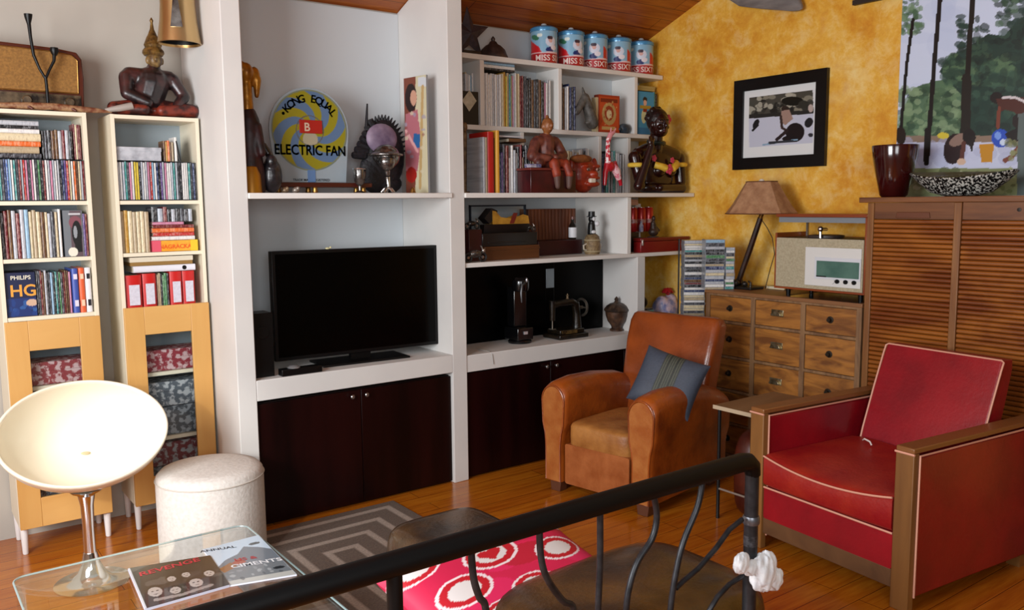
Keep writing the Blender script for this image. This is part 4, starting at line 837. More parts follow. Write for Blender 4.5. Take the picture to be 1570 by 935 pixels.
def machine(px, py, zb, s, label, name, seed, Y=4.22):
    r = random.Random(seed); x = P(px, py, Y=Y).x; t = thing(name, label, 'model', (x, Y, zb))
    obj('engine', MB().ell((x, Y, zb+.45*s), (.42*s, .28*s, .22*s), 16).tube([(x-.4*s, Y-.1*s, zb+.3*s), (x, Y-.18*s, zb+.62*s), (x+.45*s, Y-.1*s, zb+.5*s)], .05*s), mat('3a3634', .25, .8, '8c8884', 30), t)
    for dx in (-.5, .45):
        obj('wheel', MB().tube([(x+dx*s+.22*s*math.cos(a), Y-.1*s, zb+.26*s+.22*s*math.sin(a)) for a in [2*PI*k/18 for k in range(18)]], .055*s, 8, closed=True), mat('1a1a1c', .5), t)
        obj('hub', MB().lathe([(.10*s, 0), (.07*s, .06*s)], (x+dx*s, Y-.07*s, zb+.26*s), 14, M=Matrix.Rotation(PI/2, 4, 'X')), mat('b4b2b0', .2, .9), t)
    obj('handlebar', MB().tube([(x+.3*s, Y-.2*s, zb+.85*s), (x+.42*s, Y-.1*s, zb+.7*s), (x+.45*s, Y+.1*s, zb+.85*s)], .035*s, 8).ell((x+.46*s, Y-.14*s, zb+.62*s), .10*s, 12), mat('d4d2d0', .15, .9), t)
machine(728, 380, Z4, .11, 'chrome model motorcycle at the lower left, beside the pillar', 'model_motorcycle', 1, 4.2)
one('wooden_box', 'small dark red box carrying the upper model motorcycle', 'box', MB().box(P(713, 350, Y=4.3).x, P(733, 350, Y=4.3).x, 4.26, 4.36, Z4, P(725, 352, Y=4.26).z), mat('3a0f10', .4), bev=.002)
machine(723, 345, P(725, 352, Y=4.26).z+.001, .075, 'smaller grey model motorcycle on the dark red box beside the pillar', 'model_motorcycle', 2, 4.31)
machine(812, 330, Z4+.166, .06, 'tiny silver model motorcycle at the right end of the model pile', 'model_motorcycle', 3, 4.30)
# striped wood panel box
d0, d1 = P(822, 350, Y=4.42).x, P(890, 350, Y=4.42).x; dz = P(855, 320, Y=4.42).z; dm = P(855, 368, Y=4.42).z
t = thing('wooden_radio_cabinet', 'brown striped wooden cabinet with a dark red lower half', 'cabinet', ((d0+d1)/2, 4.44, Z4))
obj('lower_body', MB().box(d0, d1, 4.40, 4.58, Z4, dm), mat('3a070a', .4, 0, '260506', 6), t, bev=.004)
mb = MB().box(d0-.03, d1, 4.47, 4.56, dm+.001, dz)
for k in range(14): mb.box(d0-.028+k*(d1-d0+.026)/14, d0-.028+(k+.55)*(d1-d0+.026)/14, 4.464, 4.471, dm+.004, dz-.004)
obj('slatted_upper', mb, wood('4a2414', '6e3a20', .45, 'z', 14), t, bev=.001)
def bottle(px, z, Y, label):
    x = P(px, 350, Y=Y).x; t = thing('bottle', label, 'bottle', (x, Y, z))
    obj('glass', MB().lathe([(.022, 0), (.027, .01), (.028, .07), (.024, .095), (.011, .115), (.010, .14), (.013, .143), (.013, .15)], (x, Y, z), 22), mat('17120e', .15, coat=.5), t)
    obj('label', MB().lathe([(.0285, .012), (.0288, .015), (.0288, .078), (.0285, .08)], (x, Y, z), 22, caps=False), mat('e0e0e4', .5), t)
    obj('cap', MB().lathe([(.014, .135), (.014, .152), (.01, .155)], (x, Y, z), 16), mat('6a4038', .4), t)
bottle(878, P(878, 368, Y=4.39).z*0+dm+.001, 4.435, 'small dark bottle with a white label on the dark red cabinet')
t = thing('barrel_figurine', 'black and white figurine standing on a small wicker barrel', 'figurine', (P(908, 390, Y=4.3).x, 4.3, Z4))
kx = P(908, 375, Y=4.3).x
obj('barrel', MB().lathe([(.048, 0), (.052, .01), (.056, .05), (.052, .10), (.046, .11), (.050, .115), (.03, .135)], (kx, 4.3, Z4), 26), mat('8c7654', .6, 0, '6a5438', 60, .5), t)
for z in (.02, .095): obj('hoop', MB().tube([(kx+.0545*math.cos(a), 4.3+.0545*math.sin(a), Z4+z) for a in [2*PI*k/24 for k in range(24)]], .004, 6, closed=True), mat('a89878', .5), t)
for s in (-1, 1): obj('handle', MB().tube([(kx+s*.052, 4.3, Z4+.03), (kx+s*.075, 4.3, Z4+.035), (kx+s*.078, 4.3, Z4+.06), (kx+s*.053, 4.3, Z4+.07)], .006), mat('b8b0a0', .4), t)
mb = MB(); cap(mb, (kx-.006, 4.3, Z4+.14), (kx-.006, 4.3, Z4+.20), .03, .024); mb.ell((kx-.006, 4.298, Z4+.235), (.024, .024, .028))
obj('black_figure', mb, mat('0a0a0c', .35), t, remesh=.004)
obj('top_hat', MB().lathe([(.034, 0), (.034, .004), (.023, .006), (.022, .036), (.001, .037)], (kx-.006, 4.3, Z4+.25), 20), mat('101418', .4), t)
mb = MB().ell((kx+.022, 4.278, Z4+.205), .018, 14).ell((kx-.008, 4.274, Z4+.237), (.015, .006, .014), 12).ell((kx-.012, 4.272, Z4+.15), (.02, .012, .012), 12)
obj('white_details', mb, mat('dcdce0', .35), t)
# right small compartment of row 4
one('flat_box', 'pinkish flat box lying under the shelf above the red cans', 'box', MB().box(4.10, 4.31, 4.30, 4.44, 1.622, 1.65).box(4.105, 4.305, 4.298, 4.442, 1.648, 1.66), mat('b88c7c', .5), bev=.002)
def can(px, label, c='b01c1c', Y=4.37, r=.033, h=.22, zb=Z4):
    x = P(px, 330, Y=Y).x; t = thing('drink_can', label, 'can', (x, Y, zb), group='red cans')
    obj('can_body', MB().lathe([(r*.85, 0), (r, .008), (r, h-.012), (r*.82, h)], (x, Y, zb), 24), mat(c, .3, .3, coat=.3), t)
    obj('lid', MB().lathe([(r*.8, h), (r*.8, h+.003), (r*.7, h+.001)], (x, Y, zb), 24), STEEL, t)
    obj('band', MB().lathe([(r+.0006, h*.36), (r+.0006, h*.52)], (x, Y, zb), 24, caps=False), mat('c8a0a0', .4, 0, '8a2020', 50), t)
one('wooden_box', 'dark box carrying the red cans in the narrow compartment', 'box', MB().box(4.13, 4.325, 4.28, 4.44, Z4, Z4+.10), mat('1c1214', .4), bev=.003)
one('flat_box', 'dark box set on the box under the red cans', 'box', MB().box(4.135, 4.32, 4.30, 4.44, Z4+.101, Z4+.135), mat('2a1a1e', .4), bev=.003)
can(970, 'red can nearest the partition in the narrow compartment', h=.17, zb=Z4+.136); can(983, 'middle one of the three red cans', h=.17, zb=Z4+.136); can(994.5, 'rightmost red can, with a blue bottle before it', h=.172, zb=Z4+.136)
one('bottle', 'small blue and white bottle in front of the red cans', 'bottle', MB().lathe([(.014, 0), (.016, .01), (.016, .045), (.008, .06), (.007, .075)], (P(983, 355, Y=4.315).x, 4.315, Z4+.136), 16), mat('7c80b8', .3, 0, 'd8d8e8', 40))
one('card', 'white card standing behind the dark kneeling figurine', 'card', MB().box(4.382, 4.435, 4.40, 4.406, Z4, P(1010, 312, Y=4.4).z).box(4.382, 4.435, 4.406, 4.44, Z4, Z4+.004), mat('d4d4dc', .5), bev=.001)
t = thing('kneeling_figurine', 'small dark brown kneeling figurine beside the red cans', 'figurine', (P(1008, 358, Y=4.3).x, 4.3, Z4))
kx = P(1005, 350, Y=4.25).x; kz = P(1005, 362, Y=4.25).z
one('stone_block', 'rough grey stone under the kneeling figurine', 'stone', MB().ell((kx, 4.27, (Z4+kz)/2), (.05, .045, (kz-Z4)/2), 14, e=.5), mat('3c3836', .7, 0, '5a5450', 20, .4))
mb = MB(); mb.ell((kx, 4.27, kz+.03), (.038, .035, .031)); cap(mb, (kx, 4.27, kz+.04), (kx-.008, 4.265, kz+.09), .026, .02); mb.ell((kx-.012, 4.258, kz+.125), (.014, .016, .02)); cap(mb, (kx, 4.265, kz+.08), (kx+.035, 4.25, kz+.04), .010, .009)
obj('figure', mb, mat('2c1e18', .45, 0, '443028', 26, .3), t, remesh=.004)
# red box
rx0, rx1 = P(980, 375, Y=4.17).x, P(1054, 372, Y=4.17).x
t = thing('red_case', 'long dark red case with a silver clasp overhanging the shelf end by the yellow wall', 'case', ((rx0+rx1)/2, 4.2, Z4))
obj('case_body', MB().box(rx0, rx1, 4.155, 4.225, Z4, Z4+.075), mat('7a1014', .35, coat=.2), t, bev=.004)
obj('lid', MB().box(rx0-.002, rx1+.002, 4.152, 4.228, Z4+.077, Z4+.10), mat('6a0d12', .35, coat=.2), t, bev=.004)
obj('clasp', MB().box(rx0+.008, rx0+.022, 4.149, 4.155, Z4+.05, Z4+.09), mat('c8c0bc', .3, .6), t, bev=.002)
# --- row 5
def r5x(px, Y): return P(px, 470, Y=Y).x
t = thing('black_speaker_panel', 'wide black flat panel filling the lower compartment, with a pale strip near its top', 'panel', (3.5, 4.5, Z5))
e0, e1 = 2.755, 4.142; s0_, s1_ = P(837, 425, Y=4.48).x, P(849, 425, Y=4.48).x; sz = P(843, 441, Y=4.48).z
obj('left_wing', MB().box(e0, s0_, 4.48, 4.53, Z5+.001, 1.262), GLOSSBLACK, t, bev=.003)
obj('right_wing', MB().box(s1_, e1, 4.48, 4.53, Z5+.001, 1.262), GLOSSBLACK, t, bev=.003)
obj('centre_panel', MB().box(s0_+.0005, s1_-.0005, 4.481, 4.529, Z5+.001, 1.262), GLOSSBLACK, t)
obj('pale_strip', MB().box(s0_, s1_, 4.476, 4.4805, sz, P(843, 412, Y=4.476).z), mat('8c979e', .5), t, bev=.001)  # pale strip laid over the black centre panel
x = r5x(800, 4.3); t = thing('coffee_machine', 'black coffee maker with curved grey handle on the lower ledge', 'coffee maker', (x, 4.3, Z5))
obj('body', MB().box(x-.055, x+.07, 4.27, 4.42, Z5+.02, Z5+.10).box(x-.03, x+.07, 4.34, 4.42, Z5+.10, Z5+.36).lathe([(.05, 0), (.055, .02), (.055, .07), (.04, .09)], (x+.015, 4.33, Z5+.33), 24), mat('08080a', .2, coat=.4), t, bev=.006)
obj('handle', MB().tube([(x+.0, 4.27, Z5+.385), (x-.035, 4.25, Z5+.38), (x-.05, 4.24, Z5+.33), (x-.046, 4.24, Z5+.27)], [.008, .008, .008, .005]), mat('5a5a5c', .3, .6), t)
obj('base', MB().lathe([(.075, 0), (.077, .012), (.07, .02)], (x+.005, 4.33, Z5), 28), mat('121214', .25, .3), t)
obj('badge', MB().ell((x+.02, 4.272, Z5+.405), (.008, .006, .014), 12).box(x-.01, x+.018, 4.262, 4.27, Z5+.06, Z5+.078), mat('d8d8dc', .2, .6), t)
# sewing machine
x = r5x(868, 4.3); t = thing('antique_sewing_machine', 'black cast-iron antique sewing machine on the lower ledge', 'sewing machine', (x, 4.32, Z5))
IR = mat('070605', .3, .2, '221a10', 18, .3, coat=.3)
obj('base', MB().box(x-.12, x+.13, 4.22, 4.40, Z5, Z5+.03).box(x-.10, x+.11, 4.24, 4.38, Z5+.03, Z5+.06), IR, t, bev=.006)
mb = MB(); mb.tube([(x+.10, 4.31, Z5+.05), (x+.10, 4.31, Z5+.15), (x+.09, 4.31, Z5+.215), (x+.05, 4.31, Z5+.235), (x-.05, 4.31, Z5+.23), (x-.11, 4.31, Z5+.225)], [.035, .026, .028, .026, .022, .026], 14); mb.tube([(x-.11, 4.31, Z5+.25), (x-.11, 4.31, Z5+.12)], [.022, .018], 12)
obj('arm', mb, IR, t)
obj('needle_bar', MB().tube([(x-.11, 4.31, Z5+.13), (x-.11, 4.31, Z5+.065)], .005).box(x-.125, x-.095, 4.29, 4.33, Z5+.061, Z5+.068), mat('8c8478', .3, .8), t)
obj('hand_wheel', MB().tube([(x+.145, 4.31+.055*math.cos(a), Z5+.19+.055*math.sin(a)) for a in [2*PI*k/22 for k in range(22)]], .009, 8, closed=True).box(x+.141, x+.149, 4.26, 4.36, Z5+.185, Z5+.195).tube([(x+.10, 4.31, Z5+.19), (x+.15, 4.31, Z5+.19)], .012), mat('5a544c', .3, .7), t)
obj('spool_pin', MB().tube([(x+.02, 4.31, Z5+.25), (x+.02, 4.31, Z5+.29)], .004).lathe([(.012, .255), (.007, .26), (.007, .275), (.012, .28)], (x+.02, 4.31, Z5)), mat('6e5a40', .5), t)
obj('gilt_plate', MB().box(x-.09, x+.04, 4.232, 4.238, Z5+.034, Z5+.055), mat('7c6438', .4, .5, '2c1c10', 40), t)
# carved pot
x = P(945, 505, Y=4.3).x
t = thing('carved_lidded_pot', 'dark brown lidded pot with a pointed knob beside the white partition', 'pot', (x, 4.3, Z5))
PT = mat('2c1c14', .45, 0, '5a3c28', 22, .5)
obj('pot_body', MB().lathe([(.045, 0), (.047, .012), (.034, .02), (.037, .035), (.062, .07), (.075, .11), (.078, .135), (.07, .14)], (x, 4.3, Z5), 28), PT, t)
obj('lid', MB().lathe([(.084, .14), (.088, .150), (.07, .175), (.045, .192), (.018, .2), (.012, .21), (.016, .222), (.003, .24)], (x, 4.3, Z5), 28), mat('221813', .4, 0, '4a382a', 30, .5), t)
one('cable', 'thin pale cable hanging over the edge of the lower ledge', 'cable', MB().tube([(P(755, 545, Y=4.13).x, 4.30, Z5+.003), (P(755, 545, Y=4.13).x, 4.16, Z5+.003), (P(756, 548, Y=4.13).x, 4.1385, Z5-.012), (P(758, 562, Y=4.13).x, 4.138, .68)], .0022, 8), mat('9a948c', .4))
# far right compartment: bag, cds
def bg(p): p.blobs(60, 0, 0, 1, 1, .04, .12, ['6a78b0', 'c8b8c8', '3c4a88', 'd8c8cc', '8890b8', '9c7088'], .85)
x = P(1025, 455, Y=4.3).x; t = thing('gift_bag', 'crumpled blue and pink plastic bag with a red ribbon, behind the brown armchair', 'bag', (x, 4.3, Z5))
mb = MB(); mb.ell((x, 4.33, Z5+.10), (.105, .08, .10), 22, e=.8); mb.ell((x+.04, 4.32, Z5+.17), (.05, .05, .05)); mb.ell((x-.05, 4.32, Z5+.16), (.05, .05, .05))
obj('bag_body', mb, mat('7f86b8', .35, 0, 'd8c4d4', 16, .6, lo=.42, hi=.56), t, remesh=.007)
mb = MB()
for k in range(7): a = 2*PI*k/7; mb.tube([(x+.005, 4.31, Z5+.22), (x+.03*math.cos(a), 4.31+.02*math.sin(a), Z5+.25), (x+.045*math.cos(a), 4.31+.03*math.sin(a), Z5+.23)], [.012, .016, .008], 8)
obj('ribbon', mb, mat('a81420', .35), t)
# --- CDs: small stack on the ledge, towers by the chest
def cdstack(x0, x1, y0, z, n, tmin, tmax, where, group, dep=.125, rot=None):
    cols = 'wgcktesbwkgpDkRwcenkGgtwkbweckgDwtrk'
    for k in range(n):
        th = random.uniform(tmin, tmax); j = random.uniform(-.003, .003); c = expand(random.choice(cols))[0]
        mb = case_bm(x0+j, y0+random.uniform(0, .005), z, th, dep, x1-x0, lay=True)
        if rot is not None: bmesh.ops.rotate(mb.b, verts=mb.b.verts, cent=Vector((rot[0], rot[1], 0)), matrix=Matrix.Rotation(rot[2], 3, 'Z'))
        one('disc_case', '%s disc case %s, %s from the bottom' % (c, where, ORD[k]), 'disc case', mb, [printmat(CN[c], FL[c], k % 5), mat('8a9098', .2)], group)
        z += th+.0005
    return z
cdstack(4.232, 4.36, 4.19, Z5+.001, 11, .010, .016, 'in the low stack by the gift bag', 'low stack of disc cases')
one('speaker', 'small black dome-shaped speaker on the low disc stack', 'speaker', MB().ell((4.29, 4.25, Z5+.19), (.05, .05, .045), 18), BLACK)
CHX, CHY0, CHY1, CHZ = 4.25, 2.545, 3.625, 1.085
tc = P(1065, 420, Y=3.84); TR = math.radians(-38)
t = thing('disc_rack', 'dark narrow rack holding the left disc tower behind the brown armchair', 'rack', (tc.x, tc.y, 0), TR)
rk = mat('15161a', .4)
for x in (-.088, .080): obj('upright', MB().box(x, x+.008, .12, .14, 0, 1.39), rk, t, local=True)
obj('base', MB().box(-.088, .088, .0, .14, .0, .03), rk, t, local=True, bev=.003)
obj('tray', MB().box(-.079, .079, .0, .135, .80, .812), rk, t, local=True)
obj('tray', MB().box(-.079, .079, .0, .135, .40, .412), rk, t, local=True)
cdstack(tc.x-.071, tc.x+.071, tc.y, .8125, 34, .0125, .0215, 'in the left tall tower', 'left tower of disc cases', dep=.115, rot=(tc.x, tc.y, TR))
tc = P(1096, 420, Y=3.57); TR = math.radians(-38)
cdstack(tc.x-.062, tc.x+.062, tc.y, CHZ+.001, 17, .013, .0225, 'in the tower on the wooden chest', 'disc tower on the chest', dep=.11, rot=(tc.x, tc.y, TR))
cdstack(tc.x+.067, tc.x+.125, tc.y, CHZ+.001, 15, .013, .0215, 'in the narrow tower next to the lamp', 'narrow disc tower on the chest', dep=.11, rot=(tc.x, tc.y, TR))
# ================================================================== CHEST OF DRAWERS
CHW = mat('6e4018', .5, 0, 'a66c2c', 16, .35, (1, .22, 1), 0, 1.2, .34, .60); CHF = mat('6a4a30', .6, 0, '8e6a46', 18, .3, (1, 1, .2), 0, .8, .35, .62)
t = thing('apothecary_chest', 'old wooden chest with rows of square drawers and metal cup pulls against the yellow wall', 'chest of drawers', (4.47, 3.08, 0))
fd = .018
obj('carcass', MB().box(CHX+fd, XR-.01, CHY0, CHY1, .03, CHZ-.022), CHF, t)
obj('top', MB().box(CHX-.006, XR-.008, CHY0-.004, CHY1+.010, CHZ-.022, CHZ), wood('8c5f38', '7a5030', .5, 'y', 7), t, bev=.003)
obj('plinth', MB().box(CHX+.03, XR-.02, CHY0+.02, CHY1-.02, 0, .03), CHF, t)
zr_ = [1.063, .888, .668, .455, .245, .04]
cw = (CHY1-CHY0-.03)/3.; mbf = MB()
for k in range(4): mbf.box(CHX-.001, CHX+fd, CHY0+.0+k*(cw)+(.0 if k else 0), CHY0+k*cw+.03, .03, CHZ-.022)
for z in zr_[1:]: mbf.box(CHX+.0005, CHX+fd, CHY0+.01, CHY1-.01, z-.008, z+.008)
mbf.box(CHX+.0005, CHX+fd, CHY0+.01, CHY1-.01, 1.050, 1.063)
obj('frame', mbf, CHF, t, bev=.001)
for r in range(5):
    zt2 = (1.050 if r == 0 else zr_[r]-.008)-.003; zb2 = zr_[r+1]+.011
    for c in range(3):
        ya = CHY0+c*cw+.033; yb = CHY0+(c+1)*cw-.003
        d = obj('drawer', MB().box(CHX+.003, CHX+.2, ya, yb, zb2, zt2), [CHW], t, bev=.0015)
        yc, zc_ = (ya+yb)/2, (zb2+zt2)/2+.005
        if c == 1:
            mb = MB().prism([(yc-.035+.035+.035*math.cos(a), zc_-.012+.03*math.sin(a)) for a in [PI*k/12 for k in range(13)]], CHX-.018, CHX+.003, axis='x'); mb.box(CHX-.0, CHX+.003, yc-.042, yc+.042, zc_-.016, zc_+.024)
            obj('cup_pull', mb, mat('b4a888', .3, .85, '6a5c40', 30), d, bev=.002)
        else:
            M = Matrix.Rotation(-PI/2, 4, 'Y')
            obj('knob', MB().lathe([(.020, 0), (.020, .003), (.006, .005), (.006, .012), (.013, .018), (.010, .024)], (CHX+.003, yc, zc_), 16, M=M), mat('3c342c', .4, .7), d)
# ---- lamp
t = thing('table_lamp', 'table lamp with slanted dark wooden stem and brown parchment shade on the chest', 'lamp', (4.44, 3.57, CHZ+.001))
LX = 4.46; lp = lambda x, y: P(x, y, X=LX)
b0_ = lp(1133, 432); tp = lp(1166, 334); zl = CHZ+.001
DW = mat('20100a', .35, 0, '3a1c10', 14)
obj('base_plate', MB().box(LX-.075, LX+.06, b0_.y-.15, b0_.y+.03, zl, zl+.016), mat('15120f', .4), t, bev=.004)
d_ = (tp-b0_).normalized()
obj('stem', MB().tube([Vector((LX, b0_.y, zl+.03)), b0_+Vector((0, 0, .01)), b0_.lerp(tp, .5), tp], [.017, .018, .019, .017], 8), DW, t)
mb = MB(); 
for (dx, dy, s) in ((-.04, .02, .026), (-.045, -.01, .024), (-.03, -.07, .02), (.02, .015, .028)): mb.ell((LX+dx, b0_.y+dy, zl+.016+s*.8), (s, s, s*.9), 12)
mb.tube([(LX-.05, b0_.y-.13, zl+.016), (LX-.05, b0_.y-.13, zl+.045), (LX-.03, b0_.y-.10, zl+.05)], .007)
obj('iron_fittings', mb, mat('1a1614', .35, .5, '4c443c', 30, .3), t)
obj('silver_stud', MB().ell((LX-.062, b0_.y+.02, zl+.035), .014, 12), CHROME, t)
obj('socket', MB().tube([tp, tp+d_*.05], .014), BRASS, t)
s0q, s1q = lp(1123, 328), lp(1213, 328); tq0, tq1 = lp(1152, 279), lp(1191, 279)
scx = (s0q.y+s1q.y)/2; rb = abs(s0q.y-s1q.y)/2; rt = abs(tq0.y-tq1.y)/2; zbq, ztq = s0q.z+.004, tq0.z
mb = MB(); n = 8
def pring(r, z, tw=0): return [Vector((LX+r*1.0*math.cos(2*PI*(k+.5)/n), scx+r*1.03*math.sin(2*PI*(k+.5)/n), z)) for k in range(n)]
mb.loft([pring(rb, zbq), pring(rb*.80, zbq+(ztq-zbq)*.30), pring(rt, ztq), pring(rt-.004, ztq), pring(rb*.80-.004, zbq+(ztq-zbq)*.30), pring(rb-.004, zbq)], caps=False, closed=True)
obj('lamp_shade', mb, mat('94694a', .7, 0, 'b48a66', 18, .2), t, smooth=False)
mb = MB().tube(pring(rb, zbq)+[], .0035, 6, closed=True).tube(pring(rt, ztq), .0035, 6, closed=True)
obj('shade_trim', mb, mat('5a3420', .6), t)
obj('bulb', MB().ell((LX, scx, ztq-.01), (.022, .022, .028), 14), mat('e8e4d4', .3), t)
obj('harp', MB().tube([tp+d_*.05, (LX, scx, ztq-.035)], .005), BRASS, t)
obj('cord', MB().tube([tp, lp(1172, 350)+Vector((.03, 0, 0)), lp(1178, 365)+Vector((.04, 0, 0)), lp(1180, 390)+Vector((.05, 0, 0)), lp(1175, 412)+Vector((.04, 0, 0)), Vector((LX+.05, lp(1166, 425).y, CHZ+.004))], .0028, 6), mat('1a1510', .5), t)
one('book', 'pale flat book on the chest between lamp and radio', 'book', book_bm(LX+.085, lp(1170, 430).y-.10, CHZ+.001, .018, .14, .09, lay=True), [mat('c8b880', .5), PAPER])
# ---- radio
ra, rb_ = P(1186, 400, X=4.27).y, P(1326, 400, X=4.27).y   # ra > rb_
t = thing('radiogram', 'wooden radio with beige front, white panel and green dial window on the chest', 'radio', (4.4, (ra+rb_)/2, CHZ+.001))
RW = wood('7c3414', '96481e', .35, 'y', 6, .2)
fx = 4.28; z0 = P(1187, 441, X=fx).z; z1 = P(1187, 363, X=fx).z; z2 = P(1328, 335, X=fx).z+.004
th = .012
obj('case', MB().box(fx, fx+.30, rb_, rb_+th, z0, z2).box(fx+.0, fx+.30, ra-th, ra, z0, z1+.025).box(fx, fx+.30, rb_+th, ra-th, z0, z0+th).box(fx+.28, fx+.30, rb_+th, ra-th, z0+th, z1), RW, t, bev=.002)
obj('lid', MB().box(fx+.0, fx+.30, rb_, ra-.002, z2+.001, z2+.019), RW, t, bev=.002)
obj('lid_lining', MB().box(fx+.02, fx+.28, rb_+th+.002, ra-.01, z2-.030, z2), mat('7c8288', .5), t)
for yv in (ra-.03,): obj('lid_stay', MB().box(fx+.26, fx+.275, yv-.01, yv, z1, z2), STEEL, t)
obj('deck', MB().box(fx+.015, fx+.28, rb_+th, ra-th, z1-.012, z1-.002), mat('151414', .4), t)
obj('turntable', MB().lathe([(.10, 0), (.10, .012), (.085, .015)], (fx+.15, (ra+rb_)/2+.05, z1-.001), 32), mat('2a2624', .4, .3, '5a4a44', 12), t)
ym = P(1258, 350, X=fx+.03).y
obj('tone_arm', MB().tube([(fx+.03, ym, z1), (fx+.03, ym, z1+.05), (fx+.15, ym+.04, z1+.045)], .009).ell((fx+.03, ym, z1+.05), .016, 12), CHROME, t)
obj('speaker_cloth', MB().box(fx-.004, fx+.012, rb_+th+.001, ra-th-.001, z0+th+.001, z1-.003), mat('b4a98e', .8, 0, 'a0957a', 110, .15), t, bev=.001)
pa_, pb_ = P(1236, 400, X=fx).y, P(1322, 400, X=fx).y; pz0, pz1 = P(1280, 443, X=fx).z+.012, P(1280, 380, X=fx).z
obj('white_panel', MB().box(fx-.010, fx-.004, pb_, pa_, pz0, pz1), mat('d9d8d4', .35), t, bev=.001)
wa, wb = P(1252, 410, X=fx-.01).y, P(1320, 410, X=fx-.01).y; wz0, wz1 = P(1285, 426, X=fx-.01).z, P(1285, 401, X=fx-.01).z
obj('dial_bezel', MB().box(fx-.013, fx-.010, wb-.0, wa+.012, wz0-.012, wz1+.02), mat('d2d4da', .3), t, bev=.001)
obj('dial_window', MB().box(fx-.0145, fx-.013, wb+.008, wa-.002, wz0, wz1), mat('48685e', .15, 0, '5a7a6e', 8), t)
obj('dial_pointer', MB().box(fx-.0155, fx-.0145, wa-.065, wa-.002, wz0-.0005, wz0+.006), BLACK, t)
for px_ in (1284, 1297, 1310):
    q = P(px_, 434, X=fx-.01); obj('knob', MB().lathe([(.012, 0), (.012, .01), (.009, .014)], (fx-.010, q.y, pz0+.032), 18, M=Matrix.Rotation(-PI/2, 4, 'Y')), BLACK, t)
q = P(1276, 434, X=fx-.01)
obj('knob_ring', MB().tube([(fx-.0105, q.y+.013*math.cos(a), pz0+.032+.016*math.sin(a)) for a in [PI*.5+PI*k/10 for k in range(-1, 11)]], .0012, 6), mat('8a8a88', .4), t)
for (dx, yy) in ((.03, ra-.08), (.03, rb_+.04), (.26, ra-.08), (.26, rb_+.04)):
    obj('foot', MB().lathe([(.012, 0), (.014, z0-CHZ-.002)], (fx+dx, yy, CHZ+.001), 14), BLACK, t)
one('glass_sheet', 'dark grey glass sheet on the chest under the radio', 'sheet', MB().box(4.262, 4.60, rb_+.02, ra-.10, CHZ+.0005, CHZ+.0009), mat('2c3236', .1))
# ================================================================== TAMBOUR CABINET
TCX = 4.25; TY1, TY0 = 2.535, 1.25; TZ = 1.655
TW = mat('6e401c', .45, 0, '906030', 14, .2, (1, 1, .1), .1, .6, .35, .65); TWY = mat('582e10', .5, 0, '7e4c22', 12, .25, (1, .12, 1), .1, .8, .35, .65)
t = thing('tambour_cabinet', 'tall oak cabinet with two slatted roller shutters beside the drawer chest', 'cabinet', (4.46, (TY0+TY1)/2, 0))
cuts = [TY1, P(1465, 420, X=TCX).y, TY0]
m1_ = P(1464, 420, X=TCX).y
obj('carcass', MB().box(TCX+.03, XR-.01, TY0, TY1, .0, TZ-.03), TWY, t)
obj('top', MB().box(TCX-.012, XR-.008, TY0-.01, TY1+.045, TZ-.028, TZ), TWY, t, bev=.003)
obj('stile', MB().box(TCX, TCX+.03, TY1-.035, TY1, 0, TZ-.029), TW, t, bev=.003)
obj('stile', MB().box(TCX-.004, TCX+.03, m1_-.018, m1_+.018, 0, TZ-.029), TW, t, bev=.003)
obj('stile', MB().box(TCX, TCX+.03, TY0, TY0+.04, 0, TZ-.029), TW, t, bev=.003)
obj('base_rail', MB().box(TCX+.004, TCX+.03, TY0+.04, TY1-.036, 0, .08), TWY, t)
SL = mat('70340a', .42, 0, '9c5a1a', 7, .15, (1, .3, 1), .1, .8, .35, .65)
for ya, yb in ((m1_+.019, TY1-.036), (TY0+.041, m1_-.019)):
    top = TZ-.112
    obj('header_board', MB().box(TCX+.008, TCX+.03, ya, yb, top, TZ-.029), TWY, t)
    yc = (ya+yb)/2
    obj('recessed_handle', MB().prism([(yc-.09, top+.004), (yc+.09, top+.004), (yc+.085, top+.034), (yc-.085, top+.034)], TCX+.002, TCX+.008, axis='x'), wood('5a2c12', '6e3a1a', .5, 'y', 6), t, bev=.002)
    mb = MB(); n = 60; h = (top-.085)/n
    for k in range(n):
        z = .083+k*h; mb.prism([(TCX+.022, z), (TCX+.010, z+h*.10), (TCX+.006, z+h*.35), (TCX+.006, z+h*.65), (TCX+.010, z+h*.88), (TCX+.022, z+h*.97)], ya, yb)
    # prism on y axis uses (x, z) pairs
    obj('roller_shutter', mb, SL, t, smooth=False)
obj('keyhole', MB().lathe([(.009, 0), (.009, .003), (.004, .0035)], (TCX+.0075, (TY0+m1_)/2+.13, TZ-.065), 14, M=Matrix.Rotation(-PI/2, 4, 'Y')), mat('2a2420', .4, .6), t)
# vase
vq = P(1370, 290, X=4.43)
t = thing('glazed_vase', 'glossy oxblood tapered vase on the left end of the tambour cabinet', 'vase', (4.43, vq.y, TZ))
hv = P(1370, 223, X=4.43).z-TZ; rv = abs(P(1338, 230, X=4.43).y-P(1402, 230, X=4.43).y)/2
obj('vase_body', MB().lathe([(rv*.50, 0), (rv*.60, .012), (rv*.78, hv*.4), (rv*.93, hv*.72), (rv, hv*.97), (rv*.985, hv), (rv*.94, hv*.97), (rv*.86, hv*.7), (.01, hv*.5)], (4.43, vq.y, TZ), 44), mat('3a0a0a', .12, 0, '280505', 5, coat=.6), t)
